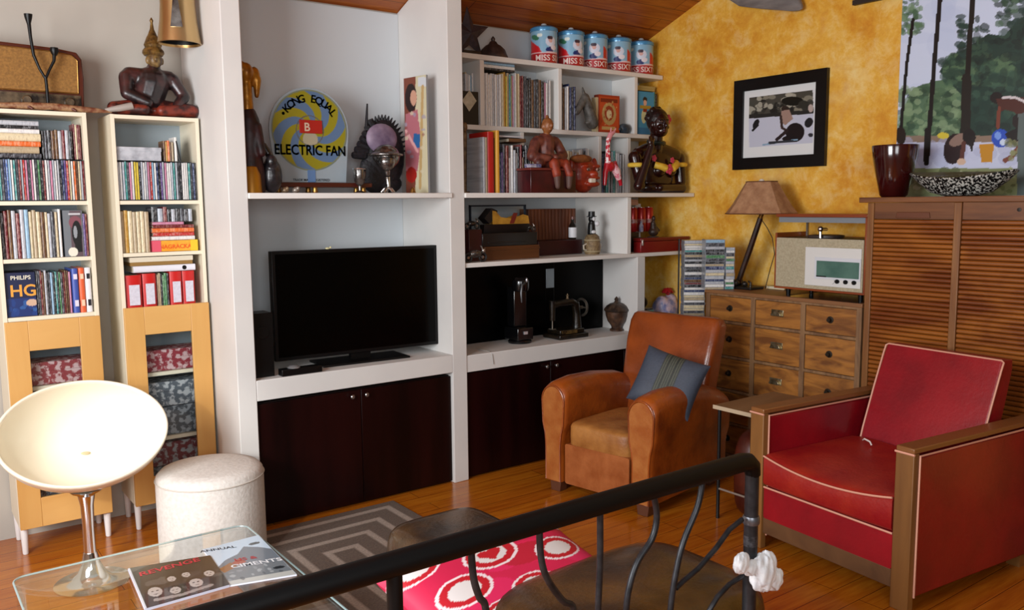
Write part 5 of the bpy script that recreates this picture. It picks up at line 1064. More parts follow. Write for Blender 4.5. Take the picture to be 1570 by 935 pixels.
# boat shaped dish
dq0, dq1 = P(1397, 262, X=4.42), P(1562, 258, X=4.42); dcy = (dq0.y+dq1.y)/2; dl = abs(dq0.y-dq1.y)/2
t = thing('boat_shaped_dish', 'long shallow boat-shaped dish with black and silver mosaic side on the tambour cabinet', 'dish', (4.42, dcy, TZ))
def bring(s, z, w): return [Vector((4.42+w*math.sin(a), dcy+s*math.cos(a), z)) for a in [2*PI*k/40 for k in range(40)]]
zt3 = P(1480, 258, X=4.42).z; hh = zt3-TZ
def rr_(s, z0, lift, w): return [Vector((4.42+w*math.sin(a), dcy+s*math.cos(a), z0+lift*math.cos(a)**2)) for a in [2*PI*k/40 for k in range(40)]]
obj('outer_shell', MB().loft([rr_(dl*.30, TZ+.001, 0, .03), rr_(dl*.58, TZ+.012, .01, .07), rr_(dl*.85, TZ+hh*.42, .02, .105), rr_(dl, TZ+hh*.62, .035, .13), rr_(dl*.99, TZ+hh*.66, .035, .127)], caps=True), mat('0e0f10', .3, 0, 'c8c8c0', 85, lo=.50, hi=.56), t)
obj('inner_bowl', MB().loft([rr_(dl*.985, TZ+hh*.66+.001, .035, .126), rr_(dl*.8, TZ+hh*.5, .02, .09), rr_(dl*.4, TZ+hh*.38, 0, .05)], caps=True), mat('5a5c36', .5, 0, '7a7c50', 20), t)
# mural photograph on the wall
def mural(p):
    x, y = p.x, p.y
    p.rect(-900, -900, 3000, 3000, 'd2def6')
    for k, c in enumerate(('d0dcf2', 'bccbea')): p.blobs(30, 1370, -60, 1600, 150, 10, 34, [c], .25)
    FG = ['4c6a4e', '39563f', '6c8a66', '2c4636', '86a07c']; DG = ['1c3a34', '122a28', '27483e', '3a5c4c', '0e2020']
    p.poly([(1383, 172), (1400, 135), (1430, 125), (1470, 120), (1600, 110), (1700, 240), (1383, 240)], '55745a')
    p.blobs(170, 1378, 135, 1480, 208, 4, 10, FG, .7)
    p.poly([(1440, 110), (1455, 85), (1480, 75), (1500, 62), (1515, 52), (1540, 55), (1560, 30), (1600, 10), (1750, 0), (1750, 215), (1470, 212), (1478, 150)], '1f3c34')
    p.blobs(200, 1445, 85, 1560, 130, 4, 10, ['3f5f4a', '2c4a3c', '587858', '1e3a30'], .7); p.blobs(260, 1490, 45, 1700, 205, 4, 11, DG, .55)
    p.blobs(60, 1470, 25, 1515, 90, 3, 8, ['24403a', '33503f', '1b332c'], .8)
    p.blobs(90, 1525, -30, 1600, 40, 4, 10, ['24403a', '33503f', '1b332c', '52705a'], .8); p.blobs(60, 1382, -20, 1412, 52, 3, 7, ['5a7c5c', '426248', '7a9878'], .75)
    p.rect(1300, 208, 2000, 222, '8c7868'); p.rect(1300, 218, 2000, 300, 'cdd3ec'); p.blobs(24, 1375, 222, 1600, 245, 6, 20, ['c4cae4', 'aeb4d4'], .5)
    p.rect(1300, 258, 2000, 320, '8a9468'); p.blobs(60, 1380, 262, 1600, 296, 3, 9, ['a4ae7c', '6c7848', 'c0c4a0', '545c38'], .7)
    p.line([(1493, -20), (1486, 70), (1480, 210)], 8, '14120f'); p.line([(1482, 120), (1480, 208)], 15, '1a1814'); p.line([(1443, -20), (1433, 90), (1421, 250)], 7, '100f10'); p.line([(1421, 200), (1420, 250)], 8, '100f10'); p.line([(1400, 30), (1390, 100), (1381, 200)], 5, '101010'); p.ell(1381, 208, 8, 14, '20140f')
    p.ell(1446, 208, 9, 5, 'd8c440')
    p.ell(1463, 228, 16, 24, '241216', .25); p.ell(1470, 214, 16, 8, 'c0a090', -.5, .5); p.ell(1486, 210, 10, 13, '120c10'); p.poly([(1492, 208), (1495, 212), (1490, 234), (1486, 222)], '1c1416'); p.line([(1478, 220), (1474, 245)], 7, '5a3028'); p.ell(1474, 248, 7, 5, 'd8b8a0')
    p.poly([(1501, 222), (1524, 220), (1521, 249), (1505, 249)], 'c88c22'); p.ell(1534, 212, 14, 14, '2450c0'); p.ell(1530, 208, 5, 6, '78a0f0'); p.ell(1538, 218, 5, 5, 'd0e0f8')
    p.ell(1528, 150, 10, 9, '141012'); p.poly([(1527, 152), (1545, 148), (1580, 150), (1590, 190), (1568, 196), (1556, 172), (1540, 168), (1534, 172)], '4c241c'); p.line([(1538, 150), (1556, 149), (1580, 160)], 4, 'd8d0d4'); p.line([(1532, 165), (1530, 195)], 5, '7a3c2c'); p.ell(1562, 186, 10, 12, '1a1012'); p.poly([(1540, 205), (1562, 195), (1570, 215), (1548, 218)], '120c10'); p.line([(1562, 225), (1552, 240), (1541, 246)], 7, '7a4030'); p.blobs(26, 1544, 215, 1575, 245, 3, 6, ['8c9064', '5c6440'], .7); p.poly([(1561, 175), (1600, 165), (1600, 300), (1559, 300)], '5c6a68')
MT, MBt = 2.765, 1.657; MY1, MY0 = P(1380, 120, X=XR-.01).y, 1.25
t = thing('mural_photograph', 'large colour photograph of two people by a river, above the tambour cabinet', 'picture', (XR-.01, (MY0+MY1)/2, MBt))
obj('panel', MB().box(XR-.018, XR-.003, MY0, MY1, MBt, MT), mat('e0e0e0', .5), t, smooth=False)
painted('printed_scene', lambda u, v: (XR-.0188, MY1+(MY0-MY1)*u, MBt+.001+v*(MT-MBt-.002)), 300, 260, mural, 'c2d2ee', t, rough=.35)
obj('top_rail', MB().box(XR-.03, XR-.002, MY0, MY1+.30, MT+.002, MT+.03), mat('2a2018', .5), t)
# framed photograph
def pho(p):
    p.rect(0, 0, 3000, 900, 'dcdde0'); p.poly([(1147, 149), (1246, 138), (1247, 172), (1148, 180)], '48463e'); p.blobs(60, 1148, 145, 1246, 175, 3, 8, ['1a1a18', '8c8878', '343430', 'b0ac9c', '101010'], .8); p.ell(1215, 155, 17, 7, '14140f'); p.ell(1232, 160, 8, 6, '30302a'); p.poly([(1148, 176), (1247, 168), (1247, 176), (1148, 182)], '2a2926')
    p.poly([(1148, 182), (1247, 174), (1248, 224), (1149, 226)], 'c4c8d8'); p.ell(1159, 190, 4, 8, '18181c', .5); p.line([(1154, 200), (1162, 192)], 3, '18181c')
    p.ell(1204, 167, 6, 5, '30241f'); p.poly([(1198, 170), (1210, 168), (1216, 182), (1204, 192), (1197, 186)], 'a08478'); p.ell(1219, 203, 14, 15, '1c1618', .6); p.line([(1197, 178), (1199, 196), (1206, 200)], 4, '3c2c28'); p.line([(1207, 200), (1191, 214)], 5, '2c2022'); p.ell(1211, 213, 12, 5, '181418'); p.line([(1170, 222), (1222, 214)], 2.5, '88a8c0'); p.line([(1180, 219), (1215, 216)], 4, '30343c')
    p.ell(1240, 188, 6, 8, '202024', .5); p.ell(1243, 166, 4, 6, 'b8a8a0'); p.ell(1243, 207, 4, 3, '303038')
wy0, wy1 = 3.083, 3.778; wz0_, wz1_ = 1.850, 2.434
t = thing('framed_photograph', 'black and white beach photograph in a wide black frame on the yellow wall', 'picture', (XR-.02, (wy0+wy1)/2, wz0_))
fwd = .058; mb = MB()
mb.box(XR-.03, XR-.002, wy0, wy0+.075, wz0_, wz1_).box(XR-.03, XR-.002, wy1-.075, wy1, wz0_, wz1_).box(XR-.0295, XR-.002, wy0+.075, wy1-.075, wz0_, wz0_+.075).box(XR-.0295, XR-.002, wy0+.075, wy1-.075, wz1_-.075, wz1_)
obj('frame', mb, mat('070708', .3), t, smooth=False)
obj('mount', MB().box(XR-.014, XR-.004, wy0+.075, wy1-.075, wz0_+.075, wz1_-.075), mat('dfe2e2', .6), t, smooth=False)
iy1, iy0 = P(1148, 190, X=XR-.015).y, P(1247, 190, X=XR-.015).y; iz0, iz1 = P(1148, 226, X=XR-.015).z, P(1148, 150, X=XR-.015).z
painted('photograph', lambda u, v: (XR-.0148, iy1+(iy0-iy1)*u, iz0+v*(iz1-iz0)), 130, 110, pho, 'dcdde0', t, rough=.3)
# weathered timber high on the yellow wall
mb = MB(); ds = []
pts = [(1116, -12, .05), (1135, -6, .075), (1165, -4, .08), (1195, -1, .075), (1215, 3, .065), (1226, 8, .04), (1230, 12, .015)]
rings = []
for (x, y, r) in pts:
    c = P(x, y-2, X=XR-.055); rings.append([c+Vector((r*.6*math.cos(a), 0, r*(.9+.12*math.sin(3*a))*math.sin(a))) for a in [2*PI*k/14 for k in range(14)]])
mb.loft(rings)
one('driftwood_piece', 'weathered grey driftwood mounted high on the yellow wall above the framed photograph', 'driftwood', mb, mat('6a6462', .8, 0, '8c8580', 14, .6, (1, .2, 1)))
# ================================================================== CLUB CHAIR
def rrect(cx, cz, w, h, r, n=5):
    out = []
    for (sx_, sz_, a0_) in ((1, 1, 0), (-1, 1, PI/2), (-1, -1, PI), (1, -1, 1.5*PI)):
        for k in range(n+1):
            a = a0_+PI/2*k/n; out.append((cx+sx_*(w/2-r)+r*math.cos(a), cz+sz_*(h/2-r)+r*math.sin(a)))
    return out
LE = mat('a04e16', .34, 0, '6a2c0c', 5, .25, coat=.25, lo=.42, hi=.72, bscale=40); LE2 = mat('b47a3c', .5, 0, '8a5220', 7, .25, lo=.35, hi=.7, bscale=40)
LEF = mat('9a5220', .4, 0, 'ae6c34', 10, .2, bscale=50)
t = thing('club_chair', 'worn cognac brown leather club chair with rounded arms in front of the black cabinets', 'armchair', (3.07, 3.37, 0), math.radians(-80))
def padded(name, m, parent, x0, x1, y0, y1, z0, z1, e=.35, tilt=0, n=32, piv=None):
    mb = MB().ell(((x0+x1)/2, (y0+y1)/2, (z0+z1)/2), ((x1-x0)/2, (y1-y0)/2, (z1-z0)/2), n, e=e)
    if tilt:
        pv = Vector(piv or ((x0+x1)/2, (y0+y1)/2, z0)); bmesh.ops.rotate(mb.b, verts=mb.b.verts, cent=pv, matrix=Matrix.Rotation(tilt, 3, 'X'))
    return obj(name, mb, m, parent, local=True)
# local axes: x to the near side, -y front
W = .385
def keyhole(cx, s, ztop, wid, zlo=.065):
    pts_ = []
    rw = wid
    prof = [(.055, zlo), (.055, .30), (.062, .36), (.078, .42)]
    R = [(p[0]*rw/.085, p[1]) for p in prof]; cz = ztop-.085
    arcp = [(rw*math.cos(a), cz+.085*math.sin(a)) for a in [PI*k/12 for k in range(13)]]
    right = [(p[0], p[1]*(cz/.56) if p[1] > .1 else p[1]) for p in R]
    return [(cx+x, z) for x, z in right]+[(cx+x, z) for x, z in arcp]+[(cx-x, z) for x, z in right[::-1]]
for s in (-1, 1):
    cx = s*(W-.085); mb = MB()
    secs = [(-.010, .600, .072), (.0, .625, .086), (.03, .640, .088), (.15, .655, .09), (.35, .650, .09), (.55, .625, .088), (.70, .58, .084), (.78, .54, .075)]
    mb.loft([[Vector((x, y, z)) for x, z in keyhole(cx, s, zt_a, w)] for y, zt_a, w in secs])
    obj('arm', mb, LE, t, local=True, ang=60)
    mb = MB(); kh = keyhole(cx, s, .612, .074, .07); mb.loft([[Vector((x, y, z)) for x, z in kh] for y in (-.0135, -.010)])
    a_ = obj('arm_front_panel', mb, LEF, t, local=True, ang=60)
    obj('piping', MB().tube([(x, -.012, z) for x, z in keyhole(cx, s, .617, .079, .068)], .0045, 6), LE, a_, local=True)
obj('front_rail', MB().loft([[Vector((x, y, z)) for x, z in rrect(0, .18, .44, .23, .012)] for y in (.0, .03, .70)]), mat('8e4a20', .4, 0, 'a86234', 9, .2, bscale=40), t, local=True)
padded('seat_cushion', LE2, t, -.222, .222, .0, .56, .26, .425, e=.28)
rings = []
for z, y, hw, dpt in ((.08, .60, .27, .15), (.42, .60, .285, .17), (.62, .635, .298, .165), (.80, .685, .308, .15), (.915, .730, .312, .13), (.955, .748, .300, .10), (.968, .760, .275, .055)):
    rings.append([Vector((x, y+dpt/2+yy, z)) for x, yy in rrect(0, 0, hw*2, dpt, min(.04, dpt*.42))])
obj('backrest', MB().loft(rings), mat('98481a', .3, 0, '6c2e0e', 4, .15, coat=.3, lo=.35, hi=.75, bscale=40), t, local=True, ang=60)
for (x, y) in ((-.30, .04), (.30, .04), (-.28, .70), (.28, .70)):
    obj('foot', MB().prism([(x-.032, .0), (x+.032, 0), (x+.04, .066), (x-.04, .066)], y-.03, y+.03), mat('5c3420', .5), t, local=True, bev=.003)
# cushion leaning in the chair
def pillow_obj(name, label, m, c, w, h, th, rot, nu=40, paint=None, group=None):
    # local: x right, y out of the face, z up
    R = Euler(rot, 'XYZ').to_matrix()
    t = thing(name, label, 'cushion', c)
    def pt(u, v, s):
        X = 2*u-1; Y = 2*v-1; k = (max(0, (1-X**4)*(1-Y**4)))**.5
        sx1 = 1-.07*(1-Y*Y)*0-.05*(1-abs(X))*0; pin = 1-.06*(1-(Y*Y))*abs(X)**2; pin2 = 1-.06*(1-(X*X))*abs(Y)**2
        return Vector(c)+R @ Vector((w/2*X*pin, s*th/2*k, h/2*Y*pin2))
    for s, nm in ((-1, 'front_cover'), (1, 'back_cover')):
        if paint: painted(nm, lambda u, v, s=s: pt(u, v, s), nu, nu, paint, 'ffffff', t, px=False, rough=.6)
        else:
            mb = MB(); vv = [[mb.b.verts.new(pt(i/(nu-1), j/(nu-1), s)) for i in range(nu)] for j in range(nu)]
            for j in range(nu-1):
                for i in range(nu-1): mb.face([vv[j][i], vv[j][i+1], vv[j+1][i+1], vv[j+1][i]])
            obj(nm, mb, m, t, ang=80)
    return t
def cushp(p):
    p.rect(-1, -1, 2, 2, '3e4654'); p.rect(.36, -1, .66, 2, '2a2e2a')
    for k in range(7): p.rect(.38+k*.04, -1, .395+k*.04, 2, '52564a')
    p.c *= NR.uniform(.88, 1.1, (len(p.x), 1))
pillow_obj('throw_cushion', 'slate blue cushion with a dark striped band leaning in the brown club chair', None, P(1024, 586, X=3.44), .37, .33, .13, (math.radians(-28), math.radians(14), math.radians(-68)), 60, cushp)
# ================================================================== RED ARMCHAIR
RD = mat('960f1c', .36, 0, '7c0c18', 4, .12, coat=.12, bscale=60); RDS = mat('8c0f16', .4, 0, 'a0281a', 5, .2, bscale=50)
PIP = mat('d89c84', .5); OAK = wood('9a6a34', '6e4620', .5, 'z', 5, 0, .25); OAKX = wood('7a4c26', '8e5c30', .4, 'y', 5, .1, .2)
t = thing('red_armchair', 'square red leather armchair with oak arm posts and pale piping in the right foreground', 'armchair', (3.228, 2.085, 0), math.radians(-96)); t.scale = (1, 1, 1.02)
# local: x = 2.11 - worldY direction: rz=-90 => local x -> world -y ; local y -> world +x
HW = .43
for s in (-1, 1):
    cx = s*(HW-.045)
    obj('arm_post', MB().box(cx-.040, cx+.040, 0, .035, .0, .640), OAK, t, local=True, bev=.003)
    ap = obj('arm_panel', MB().box(cx-.042, cx+.042, .036, .88, .06, .625), RD, t, local=True, bev=.006)
    obj('arm_top', MB().box(cx-.040, cx+.040, .0, .90, .641, .662), OAKX, t, local=True, bev=.004)
    q = cx+.043; mb = MB().tube([(q, .034, .06), (q, .034, .630), (q, .88, .632)], .0045, 6).tube([(cx-.043, .034, .06), (cx-.043, .034, .630), (cx-.043, .88, .632)], .0045, 6).tube([(cx-.043, -.001, .638), (q, -.001, .638)], .0045, 6)
    obj('piping', mb, PIP, ap, local=True)
    obj('rear_foot', MB().box(cx-.03, cx+.03, .82, .87, 0, .058), OAK, t, local=True)
iw = HW-.088
obj('lower_rail', MB().box(-iw-.002, iw+.002, .012, .04, .075, .15), wood('6e4a2a', '54361e', .6, 'y', 6, 0, .2), t, local=True, bev=.002)
obj('seat_front', MB().loft([[Vector((x, y, z)) for x, z in rrect(0, .225, iw*2-.002, .15, .012)] for y in (.010, .016, .70)]), RD, t, local=True, ang=50)
n = 30; mb = MB(); rings = []
def seat_z(X, y): return .475-.03*max(0, 1-X*X)*(1-abs(y-.35)/.9)+.012
for y in [.0, .008, .03, .08, .16, .26, .36, .46, .56, .62]:
    inset = {.0: .02, .008: .008}.get(y, 0); r_ = []
    for k in range(n):
        X = -1+2*k/(n-1); dip = .035*(1-X*X)*(1-.6*y); r_.append(Vector((X*(iw-.004), y-.008*(1-X*X), .452-dip-inset+.03*math.sin(min(y, .3)/.3*PI/2)*(1-X**4))))
    for k in range(n):
        X = 1-2*k/(n-1); r_.append(Vector((X*(iw-.004), y-.012*(1-X*X), .302+inset)))
    rings.append(r_)
sc = obj('seat_cushion', MB().loft(rings), RDS, t, local=True, ang=70)
obj('piping', MB().tube([(X*(iw-.004), -.009*(1-X*X)-.001, .452-.035*(1-X*X)-.006) for X in [-1+2*k/16 for k in range(17)]], .0045, 6), PIP, sc, local=True)
obj('piping', MB().tube([(-iw+.002, .008, .298), (iw-.002, .008, .298)], .0045, 6), PIP, t, local=True)
rings = []
for z, y, hw, dpt in ((.30, .60, .30, .11), (.50, .655, .30, .12), (.70, .73, .298, .115), (.86, .795, .295, .10), (.90, .812, .292, .085)):
    rings.append([Vector((x, y+dpt/2+yy, z)) for x, yy in rrect(0, 0, hw*2, dpt, .012)])
bk_ = obj('backrest', MB().loft(rings), RD, t, local=True, ang=50)
fz = [(z, y) for z, y in ((.45, .641), (.50, .656), (.70, .731), (.86, .796), (.895, .813))]
edge = [(-.297, y-.001, z) for z, y in fz]+[(-.285, .8165, .902), (.285, .8165, .902)]+[(.297, y-.001, z) for z, y in fz[::-1]]
obj('piping', MB().tube(edge, .0045, 6), PIP, bk_, local=True)
obj('tassel', MB().tube([(-.20, .53, .475), (-.17, .50, .492), (-.14, .50, .485), (-.13, .50, .47)], .004, 6), mat('d8d0c8', .6), sc, local=True)
# ================================================================== SIDE TABLE + BAG
t = thing('side_table', 'small side table with worn plank top between the two armchairs', 'table', (3.64, 2.69, 0))
obj('tabletop', MB().box(3.40, 3.90, 2.585, 2.84, .585, .602), wood('8a6a48', '6a4a2e', .45, 'x', 7, 0, .2), t, bev=.003)
obj('edge_band', MB().box(3.396, 3.3995, 2.585, 2.84, .583, .603), mat('b8a488', .5), t)
for x in (3.42, 3.88):
    for y in (2.61, 2.815): obj('leg', MB().tube([(x, y, 0), (x, y, .585)], .009, 8), mat('141212', .4, .3), t)
obj('stretcher', MB().tube([(3.42, 2.815, .16), (3.42, 2.61, .16)], .006, 8), mat('a09488', .4, .6), t)
obj('stretcher', MB().tube([(3.88, 2.815, .16), (3.88, 2.61, .16)], .006, 8), mat('a09488', .4, .6), t)
t = thing('leather_bag', 'rounded dark brown leather bag under the small side table', 'bag', (3.66, 2.71, 0))
obj('bag_body', MB().ell((3.66, 2.71, .235), (.19, .085, .235), 28, e=.55), mat('3c120a', .4, 0, '56200e', 6, .2), t)
obj('handle', MB().tube([(3.58, 2.71, .455), (3.60, 2.71, .51), (3.72, 2.71, .51), (3.74, 2.71, .455)], .009, 8), mat('2a0c08', .4), t)
# ================================================================== RUG
def rugmat():
    m, n, l, b = nodes('striped_border_rug')
    tc = n.new('ShaderNodeTexCoord'); sp = n.new('ShaderNodeSeparateXYZ'); l.new(tc.outputs['Object'], sp.inputs[0])
    def mth(op, a, b_=None):
        k = n.new('ShaderNodeMath'); k.operation = op
        for i, v in enumerate((a, b_)):
            if v is None: continue
            if isinstance(v, (int, float)): k.inputs[i].default_value = v
            else: l.new(v, k.inputs[i])
        return k.outputs[0]
    dx = mth('SUBTRACT', .525, mth('ABSOLUTE', sp.outputs[0])); dy = mth('SUBTRACT', 1.1, mth('ABSOLUTE', sp.outputs[1]))
    d = mth('MINIMUM', dx, dy); f = mth('FRACT', mth('MULTIPLY', d, 1/.125))
    c = ramp(n, l, f, [(0, '6c5e54'), (.42, '6c5e54'), (.50, 'aa9c90'), (.70, 'aa9c90'), (.80, '6c5e54')])
    nz = noise(n, l, tc.outputs['Object'], 120, 2); mx = n.new('ShaderNodeMixRGB'); mx.blend_type = 'MULTIPLY'; mx.inputs[0].default_value = .5
    l.new(c, mx.inputs[1]); l.new(ramp(n, l, nz, [(.3, '9a9a9a'), (.7, 'ffffff')]), mx.inputs[2]); l.new(mx.outputs[0], b.inputs['Base Color']); b.inputs['Roughness'].default_value = .95
    bump(n, l, b, nz, .5, .004); return m
one('area_rug', 'grey-brown rug with nested stripe border on the orange floorboards', 'rug', MB().box(1.15, 2.20, 1.88, 4.08, 0, .010), rugmat(), bev=.003, origin=(1.675, 2.98, 0))
# ================================================================== DRUM POUF
t = thing('drum_pouf', 'off-white round drum pouf beside the white pillar', 'pouf', (1.165, 3.92, 0))
px0, r_ = (1.165, 3.92), .238
obj('pouf_body', MB().lathe([(r_-.012, .011), (r_, .02), (r_, .40), (r_-.004, .425), (r_-.02, .442), (r_-.06, .452), (.02, .458)], (px0[0], px0[1], 0), 56), mat('d6d2cc', .75, 0, 'cac5be', 60, .25), t)
obj('seam', MB().tube([(px0[0]+(r_+.001)*math.cos(a), px0[1]+(r_+.001)*math.sin(a), .405) for a in [2*PI*k/56 for k in range(56)]], .003, 6, closed=True), mat('c2bcb2', .8), t)
# ================================================================== EGG CHAIR
t = thing('egg_shell_chair', 'glossy cream-white egg-shaped shell chair on a chrome pedestal', 'chair', (.655, 4.0, 0))
ec = Vector((.638, 3.985, .690))
nrm = Vector((-.12, -.77, .62)).normalized(); uu = Vector((1, -.02, 0)); uu = (uu-nrm*uu.dot(nrm)).normalized(); vv_ = nrm.cross(uu).normalized()
def rim_r(a):
    return .325*(1+.075*math.cos(a+.55)+.03*math.cos(2*(a+.9)))
def shell(phi, a, off):      # phi 0 = rim, pi/2 = bottom
    r = rim_r(a)+off; dpt = .25+off
    c = math.cos(phi)**.85 if math.cos(phi) > 1e-6 else 0
    return ec+(uu*math.cos(a)+vv_*math.sin(a)*.735)*r*c-nrm*dpt*math.sin(phi)
na = 72; rings = []
for phi in [PI/2*.999*k/20 for k in range(20, -1, -1)]: rings.append([shell(phi, 2*PI*j/na, 0) for j in range(na)])
rings.append([shell(0, 2*PI*j/na, .007)+nrm*.003 for j in range(na)])
for phi in [PI/2*.999*k/20 for k in range(0, 21)]: rings.append([shell(phi, 2*PI*j/na, .014) for j in range(na)])
obj('shell', MB().loft(rings), mat('eee6d0', .22, coat=.5), t, ang=70)
bot = shell(PI/2*.6, -PI/2-.0, .014); bz = min(min(p.z for p in r) for r in rings)
obj('seat_mount', MB().lathe([(.033, 0), (.042, .010), (.062, .020), (.07, .030)], (.655, 4.0, bz-.028), 28), CHROME, t)
obj('stem', MB().lathe([(.030, .03), (.026, .10), (.024, .25), (.027, bz-.07), (.036, bz-.022)], (.655, 4.0, 0), 28), CHROME, t)
obj('pedestal_base', MB().lathe([(.150, .001), (.153, .005), (.12, .012), (.08, .024), (.055, .05), (.038, .09), (.028, .14)], (.655, 4.0, 0), 48), CHROME, t)
obj('seat_screw', MB().ell(shell(PI/2*.97, 0, -.002), (.02, .02, .006), 14), mat('c8b890', .3), t)
# ================================================================== GLASS TABLE
GT = .40
t = thing('glass_coffee_table', 'low clear glass coffee table with rounded corners in the left foreground', 'table', (.68, 2.75, 0))
tx0, tx1, ty0, ty1 = .285, 1.085, 2.10, 3.235
def gl(z): return [Vector((x, y, z)) for x, y in rrect((tx0+tx1)/2, (ty0+ty1)/2, tx1-tx0, ty1-ty0, .045, 6)]
obj('tabletop', MB().loft([gl(GT-.012), gl(GT)]), GLASS, t, ang=30)
EDGE = mat('9ab0b0', .15, 0, coat=.5)
obj('polished_edge', MB().tube([p for p in gl(GT-.006)], .0035, 6, closed=True), EDGE, t)
for y in (2.14, 3.195):
    a_ = obj('glass_side', MB().box(tx0+.03, tx1-.03, y-.006, y+.006, .0105, GT-.0125) if y < 2.5 else MB().box(tx0+.004, tx0+.016, ty0+.06, ty1-.06, .001, GT-.0125), GLASS, t, smooth=False)
obj('glass_side', MB().box(tx1-.016, tx1-.004, ty0+.06, ty1-.06, .001, GT-.0125), GLASS, t, smooth=False)
obj('lower_shelf', MB().box(tx0+.02, tx1-.02, ty0+.16, 2.95, .16, .172), GLASS, t, smooth=False)
# magazines
def quad_mag(name, label, pix, paint, base, zb, th, side, txt=()):
    C = [P(x, y, Z=zb+th) for x, y in pix]         # tl, tr, br, bl
    cen = sum(C, Vector())/4; t = thing(name, label, 'magazine', (cen.x, cen.y, zb))
    def at(u, v, z): return (C[3]*(1-u)+C[2]*u)*(1-v)+(C[0]*(1-u)+C[1]*u)*v-Vector((0, 0, zb+th-z))
    mb = MB(); rings = [[at(u, v, z) for u, v in ((0, 0), (1, 0), (1, 1), (0, 1))] for z in (zb, zb+th-.0004)]
    obj('pages', mb.loft(rings), mat(side, .6), t, smooth=False)
    painted('cover', lambda u, v: at(u, v, zb+th), 110, 90, paint, base, t, px=False, rough=.2, coat=.4)
    U = (C[2]-C[3]).normalized(); V = (C[0]-C[3]).normalized(); wl_ = (C[2]-C[3]).length; hl = (C[0]-C[3]).length
    for s, u, v, size, c in txt:
        o_ = at(u, v, zb+th+.0006); obj('lettering', MB().text(s, size, lambda q: o_+U*q.x+V*q.y), mat(c, .4), t)
    return t
def mag1(p):
    p.rect(0, 0, 1, 1, '1d1c20'); p.blobs(26, .1, .05, .95, .62, .05, .12, ['2c2a2e', '4a4644', '1a181c'], .8)
    for x, y, r in ((.18, .30, .13), (.42, .52, .08), (.60, .55, .08), (.66, .28, .13), (.86, .45, .1), (.40, .22, .1)):
        p.ell(x, y+r*.35, r*.85, r*.95, '120f12'); p.ell(x, y, r*.62, r*.85, 'a8a09a'); p.ell(x-r*.22, y+r*.15, r*.12, r*.08, '2a2426'); p.ell(x+r*.22, y+r*.15, r*.12, r*.08, '2a2426'); p.ell(x, y-r*.42, r*.2, r*.08, '5c4c4a')
    p.line([(.15, .12), (.45, .08), (.8, .12)], .06, '8c8480'); p.rect(0, 0, .02, 1, 'c8ccd4')
def mag2(p):
    p.rect(0, 0, 1, 1, 'bcd2e4'); p.poly([(0, .45), (.2, .60), (.45, .68), (.62, .82), (.85, .72), (1, .62), (1, .3), (0, .3)], '6c7680'); p.rect(0, .1, 1, .35, '6e767c'); p.rect(0, 0, 1, .1, 'b4b8b4'); p.poly([(.02, .42), (.25, .52), (.30, .40), (.05, .30)], '8a5c30'); p.poly([(.26, .50), (.42, .58), (.48, .46), (.30, .40)], '9c4834'); p.blobs(20, .0, .1, 1, .4, .02, .05, ['a4acb0', '8a9298', '444c54'], .7); p.ell(.82, .83, .10, .03, '3c4448'); p.ell(.85, .2, .09, .03, '20262c')
quad_mag('magazine', 'dark magazine with a red title and grey faces on the glass table', [(196, 871), (322, 851), (352, 896), (222, 933)], mag1, '1d1c20', GT+.0006, .009, 'c8c8d8', (('REVENGE', .47, .80, .048, 'b82a34'),))
quad_mag('magazine', 'pale blue magazine with a house and mountains on the glass table', [(311, 842), (396, 820), (455, 880), (352, 897)], mag2, 'bcd2e4', GT+.0006, .006, 'd8dce8', (('ANNUAL', .22, .88, .030, '1c2430'), ('US &', .50, .50, .036, 'a83438'), ('CIMENTS', .60, .35, .042, 'd8dce0')))
one('book', 'dark red book on the lower shelf of the glass table, under the magazines', 'book', book_bm(.42, 2.45, .173, .03, .22, .2, lay=True), [mat('3c0c10', .4), PAPER])
# ================================================================== LEATHER SEAT + CUSHION
LB_ = mat('26170b', .3, 0, '5a3c1a', 4, .3, coat=.35, lo=.4, hi=.7, bscale=70)
t = thing('leather_daybed', 'low dark brown leather lounger with two rounded end bolsters behind the black railing', 'daybed', (1.75, 2.1, 0))
def bolster(name, x0, x1, y0, y1, z0, z1, e=.42): return obj(name, MB().ell(((x0+x1)/2, (y0+y1)/2, (z0+z1)/2), ((x1-x0)/2, (y1-y0)/2, (z1-z0)/2), 44, e=e), LB_, t, ang=70)
bolster('end_bolster', 1.34, 2.20, 1.53, 2.09, .06, .49)
bolster('end_bolster', 1.43, 1.86, 2.34, 2.78, .06, .465, .36)
obj('seat_base', MB().box(1.20, 1.84, 1.72, 2.36, .05, .24), LB_, t, bev=.03)
for (x, y) in ((1.42, 1.75), (1.46, 2.70), (2.05, 1.75), (1.78, 2.70)): obj('leg', MB().box(x-.02, x+.02, y-.02, y+.02, .0105, .09), BLACK, t)
def hearts(p):
    p.rect(-1, -1, 2, 2, 'c81c48'); p.blobs(12, 0, 0, 1, 1, .08, .16, ['d8245c', 'b01828', 'd81c50'], .8)
    for (cx, cy, r) in ((.12, .80, .13), (.22, .40, .15), (.47, .62, .15), (.52, .18, .12), (.72, .84, .12), (.80, .42, .14), (.95, .75, .1), (.05, .12, .12), (.30, .10, .09), (.97, .12, .1)):
        p.ell(cx, cy, r, r*1.0, 'e8d8dc'); p.ell(cx, cy, r*.88, r*.88, 'b81424'); p.ell(cx, cy, r*.58, r*.58, 'd8d2d0')
        if int(cx*100) % 2: p.ell(cx-.03, cy+.02, .035, .04, 'b81424'); p.ell(cx+.03, cy+.02, .035, .04, 'b81424'); p.poly([(cx-.06, cy+.01), (cx+.06, cy+.01), (cx, cy-.07)], 'b81424')
